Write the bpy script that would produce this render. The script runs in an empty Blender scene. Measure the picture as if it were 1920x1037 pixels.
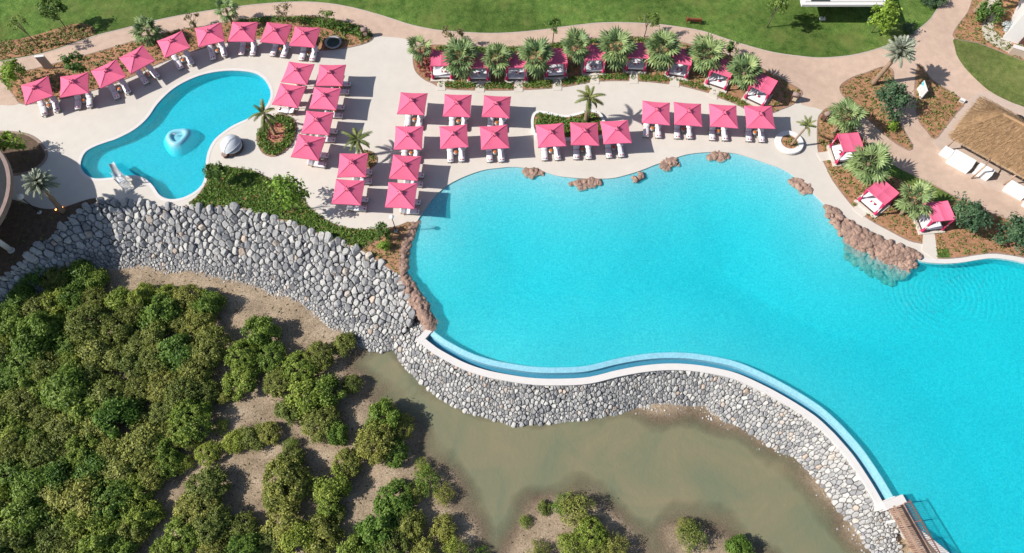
import bpy, math, random
import numpy as np
from mathutils import Vector, Matrix
from mathutils.geometry import tessellate_polygon, delaunay_2d_cdt

random.seed(7)
rng = np.random.default_rng(7)
sc = bpy.context.scene
col = sc.collection
R = math.radians

# ------------------------------------------------------------------ camera, sky, sun, exposure
CAM_H, PITCH, FPX = 62.0, R(25), 1283.0          # drone 62 m up, tilted 25 degrees off straight down
cd = bpy.data.cameras.new('camera'); cam = bpy.data.objects.new('camera', cd); col.objects.link(cam)
cd.sensor_fit = 'HORIZONTAL'; cd.sensor_width = 36; cd.lens = FPX / 1920 * 36
cd.clip_start = 0.5; cd.clip_end = 2000
cam.location = (0, 0, CAM_H); cam.rotation_euler = (PITCH, 0, 0)
sc.camera = cam

SUN_EL, SHADOW_AZ = R(39), R(8)                  # shadows fall to +X, a little to +Y
w = bpy.data.worlds.new('World'); sc.world = w; w.use_nodes = True
nt = w.node_tree
bg = nt.nodes['Background']; sky = nt.nodes.new('ShaderNodeTexSky')
sky.sky_type = 'NISHITA'; sky.sun_disc = False
sky.sun_elevation = SUN_EL; sky.sun_rotation = R(270) - SHADOW_AZ
nt.links.new(sky.outputs[0], bg.inputs[0]); bg.inputs[1].default_value = 0.08
sl = bpy.data.lights.new('sun', 'SUN'); sl.energy = 4.6; sl.angle = R(0.53); sl.color = (1, .955, .89)
sun = bpy.data.objects.new('sun', sl); col.objects.link(sun)
ldir = Vector((math.cos(SHADOW_AZ) * math.cos(SUN_EL), math.sin(SHADOW_AZ) * math.cos(SUN_EL), -math.sin(SUN_EL)))
sun.rotation_euler = ldir.to_track_quat('-Z', 'Y').to_euler()
sc.view_settings.view_transform = 'Standard'; sc.view_settings.look = 'None'
sc.view_settings.exposure = 0.65; sc.view_settings.gamma = 1
sc.view_settings.use_curve_mapping = False
sc.cycles.max_bounces = 5; sc.cycles.diffuse_bounces = 3; sc.cycles.glossy_bounces = 2; sc.cycles.volume_bounces = 0; sc.cycles.transparent_max_bounces = 24

# ------------------------------------------------------------------ survey helper: point of the place seen at a spot of the photograph, at height z
def G(px, py, z=0.0):
    u = (px - 960) / FPX; v = (518.5 - py) / FPX
    dy = math.sin(PITCH) + v * math.cos(PITCH); dz = -math.cos(PITCH) + v * math.sin(PITCH)
    t = (CAM_H - z) / -dz
    return Vector((u * t, dy * t, z))
def G2(px, py, z=0.0):
    p = G(px, py, z); return (p.x, p.y)
def GL(pts, z=0.0): return [G2(x, y, z) for x, y in pts]
def smooth(pts, closed=True, n=5):
    out = []; N = len(pts)
    rg = range(N) if closed else range(N - 1)
    for i in rg:
        if closed: p0, p1, p2, p3 = pts[(i - 1) % N], pts[i], pts[(i + 1) % N], pts[(i + 2) % N]
        else: p0, p1, p2, p3 = pts[max(i - 1, 0)], pts[i], pts[i + 1], pts[min(i + 2, N - 1)]
        for k in range(n):
            t = k / n; t2 = t * t; t3 = t2 * t
            out.append(tuple(.5 * (2 * p1[j] + (p2[j] - p0[j]) * t + (2 * p0[j] - 5 * p1[j] + 4 * p2[j] - p3[j]) * t2 + (3 * p1[j] - p0[j] - 3 * p2[j] + p3[j]) * t3) for j in range(2)))
    if not closed: out.append(tuple(pts[-1]))
    return out
def area(p): return .5 * sum(p[i][0] * p[(i + 1) % len(p)][1] - p[(i + 1) % len(p)][0] * p[i][1] for i in range(len(p)))
def ccw(p): return list(p) if area(p) > 0 else list(p)[::-1]
def normals(p, closed=True):
    N = len(p); out = []
    for i in range(N):
        a = p[(i - 1) % N] if closed or i > 0 else p[i]; b = p[(i + 1) % N] if closed or i < N - 1 else p[i]
        dx, dy = b[0] - a[0], b[1] - a[1]; l = math.hypot(dx, dy) or 1
        out.append((dy / l, -dx / l))          # outward for a counter-clockwise loop
    return out
def offset(p, d, closed=True):
    return [(q[0] + n[0] * d, q[1] + n[1] * d) for q, n in zip(p, normals(p, closed))]
def inside(P, poly):
    P = np.asarray(P); x, y = P[:, 0], P[:, 1]; r = np.zeros(len(P), bool)
    a = np.array(poly); b = np.roll(a, -1, 0)
    for (x1, y1), (x2, y2) in zip(a, b):
        c = (y1 > y) != (y2 > y)
        with np.errstate(divide='ignore', invalid='ignore'):
            r ^= c & (x < (x2 - x1) * (y - y1) / (y2 - y1 + 1e-12) + x1)
    return r
def dist_line(P, line, closed=False):
    P = np.asarray(P, float); a = np.array(line, float)
    if closed: a = np.vstack([a, a[:1]])
    d = np.full(len(P), 1e9)
    for s, e in zip(a[:-1], a[1:]):
        v = e - s; L = v @ v + 1e-12
        t = np.clip(((P - s) @ v) / L, 0, 1)
        d = np.minimum(d, np.hypot(*(P - s - t[:, None] * v).T))
    return d

# ------------------------------------------------------------------ materials
MATS = {}
def nodes(m):
    m.use_nodes = True; t = m.node_tree; return t, t.nodes, t.links, t.nodes['Principled BSDF']
def ramp(N, stops):
    r = N.new('ShaderNodeValToRGB'); e = r.color_ramp.elements
    while len(e) < len(stops): e.new(.5)
    for el, (p, c) in zip(e, stops): el.position = p; el.color = (*c, 1)
    return r
def mat(name, base, var=.12, scale=3.0, rough=.7, bump=0.0, bscale=None, rand=0.0, metal=0.0, fine=0.0, spec=.3, big=0.0, tint=None, stretch=None, patch=None):
    """mottled surface: two noise sizes, optional relief, optional spread between copies"""
    if name in MATS: return MATS[name]
    k = 1.0 if name in ('lawn', 'lawn_worn', 'mosaic', 'soil', 'mulch') else .82
    base = tuple(c * k for c in base)
    m = bpy.data.materials.new(name); t, N, L, B = nodes(m)
    tc = N.new('ShaderNodeTexCoord'); src = tc.outputs['Object']
    if stretch:
        mp = N.new('ShaderNodeMapping'); mp.inputs['Scale'].default_value = stretch; L.new(src, mp.inputs[0]); src = mp.outputs[0]
    n1 = N.new('ShaderNodeTexNoise'); n1.inputs['Scale'].default_value = scale; n1.inputs['Detail'].default_value = 6; n1.inputs['Roughness'].default_value = .6
    L.new(src, n1.inputs['Vector'])
    lo = tuple(max(0, c * (1 - var)) for c in base); hi = tuple(min(.95, c * (1 + var)) for c in base)
    if tint: hi = tint
    rp = ramp(N, [(.3, lo), (.7, hi)]); L.new(n1.outputs[0], rp.inputs[0]); out = rp.outputs[0]
    def mul(sock, tex, lo_, hi_):
        mr = N.new('ShaderNodeMapRange'); mr.inputs[1].default_value = .3; mr.inputs[2].default_value = .7; mr.inputs[3].default_value = lo_; mr.inputs[4].default_value = hi_
        L.new(tex, mr.inputs[0]); mx = N.new('ShaderNodeMixRGB'); mx.blend_type = 'MULTIPLY'; mx.inputs[0].default_value = 1
        L.new(sock, mx.inputs[1]); L.new(mr.outputs[0], mx.inputs[2]); return mx.outputs[0]
    if fine:
        n2 = N.new('ShaderNodeTexNoise'); n2.inputs['Scale'].default_value = scale * 9; n2.inputs['Detail'].default_value = 3; L.new(src, n2.inputs['Vector']); out = mul(out, n2.outputs[0], 1 - fine, 1 + fine)
    if big:
        n3 = N.new('ShaderNodeTexNoise'); n3.inputs['Scale'].default_value = scale * .09; n3.inputs['Detail'].default_value = 3; L.new(src, n3.inputs['Vector']); out = mul(out, n3.outputs[0], 1 - big, 1 + big)
    if patch:
        n4 = N.new('ShaderNodeTexNoise'); n4.inputs['Scale'].default_value = .16; n4.inputs['Detail'].default_value = 7; n4.inputs['Roughness'].default_value = .7; L.new(src, n4.inputs['Vector']); mr = N.new('ShaderNodeMapRange'); mr.inputs[1].default_value = .50; mr.inputs[2].default_value = .72; mr.inputs[4].default_value = .75; L.new(n4.outputs[0], mr.inputs[0]); mx = N.new('ShaderNodeMixRGB'); L.new(mr.outputs[0], mx.inputs[0]); L.new(out, mx.inputs[1]); mx.inputs[2].default_value = (*patch, 1); out = mx.outputs[0]
    if rand:
        oi = N.new('ShaderNodeObjectInfo'); h = N.new('ShaderNodeHueSaturation'); mr = N.new('ShaderNodeMapRange')
        mr.inputs[3].default_value = 1 - rand; mr.inputs[4].default_value = 1 + rand; L.new(oi.outputs['Random'], mr.inputs[0]); L.new(mr.outputs[0], h.inputs['Value']); L.new(out, h.inputs['Color']); out = h.outputs[0]
    L.new(out, B.inputs['Base Color'])
    B.inputs['Roughness'].default_value = rough; B.inputs['Metallic'].default_value = metal; B.inputs['Specular IOR Level'].default_value = spec
    if bump:
        nb = N.new('ShaderNodeTexNoise'); nb.inputs['Scale'].default_value = bscale or scale * 3; nb.inputs['Detail'].default_value = 5; L.new(src, nb.inputs['Vector'])
        bp = N.new('ShaderNodeBump'); bp.inputs['Strength'].default_value = bump; bp.inputs['Distance'].default_value = .08; L.new(nb.outputs[0], bp.inputs['Height']); L.new(bp.outputs[0], B.inputs['Normal'])
    MATS[name] = m; return m
def leafmat(name, lo, mid, hi, trans=.25, rand=.18, hue=.02):
    """leaf colour runs over the per-leaf tone, shifted a little from plant to plant"""
    m = bpy.data.materials.new(name); t, N, L, B = nodes(m)
    at = N.new('ShaderNodeAttribute'); at.attribute_name = 'tone'
    rp = ramp(N, [(0, lo), (.5, mid), (1, hi)]); L.new(at.outputs['Fac'], rp.inputs[0])
    oi = N.new('ShaderNodeObjectInfo'); h = N.new('ShaderNodeHueSaturation'); mr = N.new('ShaderNodeMapRange'); mr.inputs[3].default_value = 1 - rand; mr.inputs[4].default_value = 1 + rand
    mh = N.new('ShaderNodeMapRange'); mh.inputs[3].default_value = .5 + hue; mh.inputs[4].default_value = .5 - hue
    L.new(oi.outputs['Random'], mr.inputs[0]); L.new(oi.outputs['Random'], mh.inputs[0]); L.new(mr.outputs[0], h.inputs['Value']); L.new(mh.outputs[0], h.inputs['Hue']); L.new(rp.outputs[0], h.inputs['Color'])
    L.new(h.outputs[0], B.inputs['Base Color']); B.inputs['Roughness'].default_value = .55; B.inputs['Specular IOR Level'].default_value = .25
    tr = N.new('ShaderNodeBsdfTranslucent'); L.new(h.outputs[0], tr.inputs[0]); mx = N.new('ShaderNodeMixShader'); mx.inputs[0].default_value = trans
    L.new(B.outputs[0], mx.inputs[1]); L.new(tr.outputs[0], mx.inputs[2]); L.new(mx.outputs[0], N['Material Output'].inputs[0])
    MATS[name] = m; return m

mat('deck', (.62, .57, .505), .035, .9, .75, .05, 30, fine=.02, big=.05)
mat('kerb', (.50, .42, .37), .06, 1.5, .7)
mat('small_coping', (.68, .64, .61), .04, 1.5, .7)
mat('coping', (.67, .64, .61), .03, 1.5, .6, .03, 25)
mat('path', (.53, .385, .295), .10, 1.1, .8, .12, 16, fine=.06, big=.10)
mat('terrace_stone', (.53, .41, .335), .06, 1.5, .8, .08, 20, fine=.04, big=.06)
mat('lawn', (.058, .125, .022), .22, 1.0, .9, .9, 34, fine=.40, big=.30, spec=.1, tint=(.125, .195, .042), patch=(.175, .185, .055))
mat('lawn_worn', (.105, .15, .035), .25, 1.3, .9, .9, 34, fine=.34, big=.24, spec=.1, tint=(.17, .20, .06), patch=(.20, .19, .07))
mat('soil', (.30, .165, .095), .25, 2.2, .95, .7, 12, fine=.25, big=.12, spec=.1)
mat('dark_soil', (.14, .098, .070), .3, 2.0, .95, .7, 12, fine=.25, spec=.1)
mat('mulch', (.33, .175, .10), .3, 3, .95, .8, 14, fine=.3, big=.15, spec=.1)
mat('edging', (.30, .22, .18), .15, 3, .8, rand=.05)
mat('white_wall', (.74, .72, .70), .02, 2, .6, .02)
mat('white_paint', (.82, .82, .82), .02, 2, .5)
mat('pink_fabric', (.78, .15, .262), .07, 1.2, .8, .1, 60, rand=.09, spec=.15)
mat('pink_seam', (.50, .05, .135), .05, 4, .8)
mat('pink_curtain', (.60, .04, .13), .12, 6, .8, rand=.08)
mat('dark_strap', (.10, .02, .04), .1, 5, .7)
mat('cushion', (.80, .80, .82), .03, 4, .85, .05, 20, rand=.03)
mat('red_towel', (.52, .012, .055), .15, 8, .9)
mat('white_towel', (.84, .83, .81), .03, 9, .95, .1, 60)
mat('teak', (.33, .19, .105), .2, 5, .6, .1, 20, rand=.12)
mat('brown_metal', (.12, .06, .05), .12, 4, .5, metal=.2)
mat('dark_metal', (.04, .035, .035), .12, 4, .45, metal=.5)
mat('steel', (.55, .56, .58), .08, 4, .35, metal=.7)
mat('orange', (.62, .17, .025), .12, 6, .5)
mat('drum', (.45, .40, .37), .12, 6, .6)
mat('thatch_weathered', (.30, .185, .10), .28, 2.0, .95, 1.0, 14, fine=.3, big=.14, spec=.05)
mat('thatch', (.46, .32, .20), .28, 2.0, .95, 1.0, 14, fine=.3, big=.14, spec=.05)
mat('straw', (.37, .235, .13), .25, 3, .95, rand=.1, spec=.05)
mat('trunk', (.25, .165, .115), .3, 5, .9, .8, 12, spec=.1)
mat('palm_trunk', (.33, .23, .16), .3, 4, .9, .8, 10, spec=.1, stretch=(1, 1, 5))
mat('bark', (.22, .17, .13), .3, 6, .9, .5, 14, spec=.1)
mat('rock', (.32, .212, .165), .32, 1.6, .9, .9, 5, fine=.16, big=.1, spec=.15)
mat('shaded_bank', (.13, .115, .10), .3, 2, .95, .8, 8, fine=.2)  # dark soil, deepened in colour so gaps between stones read as shade
mat('mosaic', (.21, .44, .53), .16, 5, .4, fine=.22)
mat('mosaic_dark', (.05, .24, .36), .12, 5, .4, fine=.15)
mat('timber', (.43, .285, .205), .18, 4, .7, .15, 12, rand=.15)
mat('rail_brown', (.20, .105, .085), .15, 5, .6, rand=.1)
mat('pebble', (.55, .49, .41), .25, 6, .9, .9, 9, fine=.3)
mat('wicker', (.10, .055, .04), .2, 12, .7, .4, 40)
mat('silver_fabric', (.62, .65, .69), .06, 4, .55)
mat('roof_brown', (.30, .215, .185), .12, 2, .8, fine=.08)
mat('mound', (.25, .58, .70), .05, 2, .4, fine=.05)
mat('sign_pink', (.72, .35, .36), .1, 5, .6); mat('sign_teal', (.10, .52, .60), .1, 5, .6)
mat('cream', (.62, .52, .36), .08, 5, .6)
mat('red_wood', (.26, .075, .04), .2, 5, .6, .1, 18, rand=.15)
mat('grey_stone', (.36, .35, .34), .1, 6, .7)
mat('black_water', (.05, .06, .055), .1, 3, .15)

leafmat('mangrove_leaf', (.065, .110, .018), (.160, .240, .034), (.32, .39, .08), .30, .25, .03)
leafmat('mangrove_olive', (.085, .110, .026), (.195, .225, .046), (.37, .38, .10), .30, .2, .02)
leafmat('fan_leaf', (.050, .085, .030), (.145, .215, .075), (.34, .42, .19), .15, .22, .02)
leafmat('coco_leaf', (.05, .075, .02), (.15, .18, .05), (.34, .34, .12), .2, .2, .03)
leafmat('date_leaf', (.13, .15, .10), (.27, .30, .22), (.46, .48, .38), .15, .15, .01)
leafmat('tree_leaf', (.045, .085, .015), (.125, .205, .04), (.27, .36, .09), .3, .2, .02)
leafmat('lime_leaf', (.09, .15, .015), (.19, .32, .04), (.38, .50, .09), .35, .12, .01)
leafmat('dark_leaf', (.025, .055, .025), (.065, .125, .058), (.15, .23, .105), .2, .12, .01)
leafmat('dry_leaf', (.06, .05, .025), (.15, .13, .055), (.30, .25, .11), .2, .2, .02)
leafmat('ground_leaf', (.05, .085, .016), (.14, .20, .04), (.27, .31, .085), .2, .1, .01)
leafmat('hedge_leaf', (.045, .095, .014), (.115, .205, .032), (.20, .31, .065), .2, .08, .01)
leafmat('olive_cover', (.065, .085, .022), (.165, .19, .05), (.30, .30, .095), .2, .08, .01)
leafmat('flower_leaf', (.10, .012, .03), (.28, .03, .07), (.45, .08, .12), .2, .1, .01)
leafmat('pale_leaf', (.25, .30, .30), (.45, .50, .50), (.70, .74, .74), .2, .1, .01)

def special_mats():
    # stones: tone per stone picks grey, blue-grey or the odd tan one
    m = bpy.data.materials.new('stone'); t, N, L, B = nodes(m)
    at = N.new('ShaderNodeAttribute'); at.attribute_name = 'tone'
    rp = ramp(N, [(0, (.20, .20, .207)), (.3, (.30, .297, .295)), (.6, (.385, .375, .36)), (.86, (.42, .41, .39)), (.92, (.40, .35, .30)), (1, (.42, .33, .27))])
    L.new(at.outputs['Fac'], rp.inputs[0])
    tc = N.new('ShaderNodeTexCoord'); n = N.new('ShaderNodeTexNoise'); n.inputs['Scale'].default_value = 4.5; n.inputs['Detail'].default_value = 8; n.inputs['Roughness'].default_value = .7
    L.new(tc.outputs['Object'], n.inputs['Vector'])
    mr = N.new('ShaderNodeMapRange'); mr.inputs[1].default_value = .3; mr.inputs[2].default_value = .7; mr.inputs[3].default_value = .72; mr.inputs[4].default_value = 1.28; L.new(n.outputs[0], mr.inputs[0])
    mx = N.new('ShaderNodeMixRGB'); mx.blend_type = 'MULTIPLY'; mx.inputs[0].default_value = 1; L.new(rp.outputs[0], mx.inputs[1]); L.new(mr.outputs[0], mx.inputs[2]); L.new(mx.outputs[0], B.inputs['Base Color'])
    B.inputs['Roughness'].default_value = .9; B.inputs['Specular IOR Level'].default_value = .15
    bp = N.new('ShaderNodeBump'); bp.inputs['Strength'].default_value = .6; bp.inputs['Distance'].default_value = .1; L.new(n.outputs[0], bp.inputs['Height']); L.new(bp.outputs[0], B.inputs['Normal'])
    MATS['stone'] = m
    # pool floor: turquoise finish, caustic sparkle painted in as fine speckle
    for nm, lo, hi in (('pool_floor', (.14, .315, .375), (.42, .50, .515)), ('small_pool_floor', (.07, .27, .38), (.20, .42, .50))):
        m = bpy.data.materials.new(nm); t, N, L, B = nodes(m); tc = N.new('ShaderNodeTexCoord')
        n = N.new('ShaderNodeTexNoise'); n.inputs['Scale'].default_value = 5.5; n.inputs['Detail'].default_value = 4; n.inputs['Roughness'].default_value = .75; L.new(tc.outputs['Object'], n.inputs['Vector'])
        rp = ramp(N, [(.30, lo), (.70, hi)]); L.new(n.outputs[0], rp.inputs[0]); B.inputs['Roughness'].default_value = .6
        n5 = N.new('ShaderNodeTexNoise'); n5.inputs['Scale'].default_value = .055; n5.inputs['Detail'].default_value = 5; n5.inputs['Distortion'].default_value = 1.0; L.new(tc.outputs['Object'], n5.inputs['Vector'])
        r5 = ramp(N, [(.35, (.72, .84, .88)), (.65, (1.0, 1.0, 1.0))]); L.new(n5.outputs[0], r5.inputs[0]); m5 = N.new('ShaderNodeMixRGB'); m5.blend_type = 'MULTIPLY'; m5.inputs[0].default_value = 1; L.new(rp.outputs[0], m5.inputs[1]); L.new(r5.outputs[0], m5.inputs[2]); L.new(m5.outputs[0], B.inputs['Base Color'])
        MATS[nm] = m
    # pool water: clear, slightly milky, tinted by its depth
    for nm, ring in (('pool_water', True), ('small_pool_water', False)):
        m = bpy.data.materials.new(nm); t, N, L, B = nodes(m); N.remove(B); out = N['Material Output']
        tc = N.new('ShaderNodeTexCoord')
        n = N.new('ShaderNodeTexNoise'); n.inputs['Scale'].default_value = 2.6; n.inputs['Detail'].default_value = 6; n.inputs['Roughness'].default_value = .72; L.new(tc.outputs['Object'], n.inputs['Vector'])
        h = n.outputs[0]
        if ring:                                     # ripples spreading from two spots beside the rock spit
            for (cx, cy), amp, reach in ((G2(1765, 548), .42, 8.5), (G2(1830, 515), .28, 6.0)):
                sb = N.new('ShaderNodeVectorMath'); sb.operation = 'SUBTRACT'; sb.inputs[1].default_value = (cx, cy, 0); L.new(tc.outputs['Object'], sb.inputs[0])
                wv = N.new('ShaderNodeTexWave'); wv.wave_type = 'RINGS'; wv.rings_direction = 'Z'; wv.inputs['Scale'].default_value = .62; wv.inputs['Distortion'].default_value = 2.0; wv.inputs['Detail'].default_value = 2; wv.inputs['Detail Scale'].default_value = .5
                L.new(sb.outputs[0], wv.inputs['Vector'])
                ln = N.new('ShaderNodeVectorMath'); ln.operation = 'LENGTH'; L.new(sb.outputs[0], ln.inputs[0])
                mr = N.new('ShaderNodeMapRange'); mr.inputs[1].default_value = reach; mr.inputs[2].default_value = reach * .45; mr.inputs[3].default_value = 0; mr.inputs[4].default_value = amp; L.new(ln.outputs['Value'], mr.inputs[0])
                mu = N.new('ShaderNodeMath'); mu.operation = 'MULTIPLY'; L.new(wv.outputs['Fac'], mu.inputs[0]); L.new(mr.outputs[0], mu.inputs[1])
                ad = N.new('ShaderNodeMath'); ad.operation = 'ADD'; L.new(h, ad.inputs[0]); L.new(mu.outputs[0], ad.inputs[1]); h = ad.outputs[0]
        bp = N.new('ShaderNodeBump'); bp.inputs['Strength'].default_value = .9; bp.inputs['Distance'].default_value = .16; L.new(h, bp.inputs['Height'])
        tr = N.new('ShaderNodeBsdfTransparent'); tr.inputs[0].default_value = (1, 1, 1, 1)
        df = N.new('ShaderNodeBsdfDiffuse'); df.inputs[0].default_value = (.03, .88, .97, 1); L.new(bp.outputs[0], df.inputs['Normal'])
        mx = N.new('ShaderNodeMixShader'); mx.inputs[0].default_value = .15; L.new(tr.outputs[0], mx.inputs[1]); L.new(df.outputs[0], mx.inputs[2])
        gl = N.new('ShaderNodeBsdfGlossy'); gl.inputs['Roughness'].default_value = .12; L.new(bp.outputs[0], gl.inputs['Normal'])
        fr = N.new('ShaderNodeFresnel'); fr.inputs[0].default_value = 1.33; pass
        geo = N.new('ShaderNodeNewGeometry'); fb_ = N.new('ShaderNodeMath'); fb_.operation = 'SUBTRACT'; fb_.inputs[0].default_value = 1; L.new(geo.outputs['Backfacing'], fb_.inputs[1]); fm = N.new('ShaderNodeMath'); fm.operation = 'MULTIPLY'; L.new(fr.outputs[0], fm.inputs[0]); L.new(fb_.outputs[0], fm.inputs[1])
        m2 = N.new('ShaderNodeMixShader'); L.new(fm.outputs[0], m2.inputs[0]); L.new(mx.outputs[0], m2.inputs[1]); L.new(gl.outputs[0], m2.inputs[2]); L.new(m2.outputs[0], out.inputs[0])
        va = N.new('ShaderNodeVolumeAbsorption'); va.inputs[0].default_value = (0, .985, 1, 1); va.inputs[1].default_value = 1.0; L.new(va.outputs[0], out.inputs['Volume'])
        MATS[nm] = m
    # creek: turbid, clears towards the shore
    m = bpy.data.materials.new('creek_water'); t, N, L, B = nodes(m); out = N['Material Output']; tc = N.new('ShaderNodeTexCoord')
    n = N.new('ShaderNodeTexNoise'); n.inputs['Scale'].default_value = .16; n.inputs['Detail'].default_value = 7; n.inputs['Roughness'].default_value = .62; n.inputs['Distortion'].default_value = 1.2; L.new(tc.outputs['Object'], n.inputs['Vector'])
    rp = ramp(N, [(.30, (.140, .160, .096)), (.5, (.178, .172, .102)), (.70, (.215, .186, .112))]); L.new(n.outputs[0], rp.inputs[0]); L.new(rp.outputs[0], B.inputs['Base Color'])
    B.inputs['Roughness'].default_value = .18; B.inputs['Specular IOR Level'].default_value = .5
    n2 = N.new('ShaderNodeTexNoise'); n2.inputs['Scale'].default_value = 1.6; n2.inputs['Detail'].default_value = 8; n2.inputs['Roughness'].default_value = .7; n2.inputs['Distortion'].default_value = .8; L.new(tc.outputs['Object'], n2.inputs['Vector'])
    bp = N.new('ShaderNodeBump'); bp.inputs['Strength'].default_value = .6; bp.inputs['Distance'].default_value = .06; L.new(n2.outputs[0], bp.inputs['Height']); L.new(bp.outputs[0], B.inputs['Normal'])
    at = N.new('ShaderNodeAttribute'); at.attribute_name = 'depth'; mr = N.new('ShaderNodeMapRange'); mr.inputs[1].default_value = 0; mr.inputs[2].default_value = .22; mr.inputs[3].default_value = .04; mr.inputs[4].default_value = .93; L.new(at.outputs['Fac'], mr.inputs[0])
    tr = N.new('ShaderNodeBsdfTransparent'); mx = N.new('ShaderNodeMixShader'); L.new(mr.outputs[0], mx.inputs[0]); L.new(tr.outputs[0], mx.inputs[1]); L.new(B.outputs[0], mx.inputs[2]); L.new(mx.outputs[0], out.inputs[0])
    MATS['creek_water'] = m
    # mud flat with dry litter
    m = bpy.data.materials.new('mud'); t, N, L, B = nodes(m); tc = N.new('ShaderNodeTexCoord')
    n = N.new('ShaderNodeTexNoise'); n.inputs['Scale'].default_value = .35; n.inputs['Detail'].default_value = 8; n.inputs['Roughness'].default_value = .65; L.new(tc.outputs['Object'], n.inputs['Vector'])
    rp = ramp(N, [(.32, (.22, .165, .112)), (.55, (.35, .268, .186)), (.72, (.46, .365, .265))]); L.new(n.outputs[0], rp.inputs[0])
    n2 = N.new('ShaderNodeTexNoise'); n2.inputs['Scale'].default_value = 7; n2.inputs['Detail'].default_value = 6; n2.inputs['Roughness'].default_value = .75; L.new(tc.outputs['Object'], n2.inputs['Vector'])
    mr = N.new('ShaderNodeMapRange'); mr.inputs[1].default_value = .35; mr.inputs[2].default_value = .65; mr.inputs[3].default_value = .55; mr.inputs[4].default_value = 1.25; L.new(n2.outputs[0], mr.inputs[0])
    mx = N.new('ShaderNodeMixRGB'); mx.blend_type = 'MULTIPLY'; mx.inputs[0].default_value = 1; L.new(rp.outputs[0], mx.inputs[1]); L.new(mr.outputs[0], mx.inputs[2]); gp = N.new('ShaderNodeNewGeometry'); sp = N.new('ShaderNodeSeparateXYZ'); L.new(gp.outputs['Position'], sp.inputs[0]); wz = N.new('ShaderNodeMapRange'); wz.inputs[1].default_value = -3.08; wz.inputs[2].default_value = -2.92; wz.inputs[3].default_value = .55; wz.inputs[4].default_value = 1; L.new(sp.outputs['Z'], wz.inputs[0])
    mw = N.new('ShaderNodeMixRGB'); mw.blend_type = 'MULTIPLY'; mw.inputs[0].default_value = 1; L.new(mx.outputs[0], mw.inputs[1]); L.new(wz.outputs[0], mw.inputs[2]); L.new(mw.outputs[0], B.inputs['Base Color'])   # mud soaked by the tide is darker
    B.inputs['Roughness'].default_value = .95; B.inputs['Specular IOR Level'].default_value = .1
    bp = N.new('ShaderNodeBump'); bp.inputs['Strength'].default_value = .8; bp.inputs['Distance'].default_value = .1; L.new(n2.outputs[0], bp.inputs['Height']); L.new(bp.outputs[0], B.inputs['Normal'])
    MATS['mud'] = m
    # garden spotlight, lit
    m = bpy.data.materials.new('lit_lamp'); t, N, L, B = nodes(m); B.inputs['Base Color'].default_value = (.9, .5, .2, 1); B.inputs['Emission Color'].default_value = (1, .42, .10, 1); B.inputs['Emission Strength'].default_value = 6
    MATS['lit_lamp'] = m
special_mats()

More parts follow.
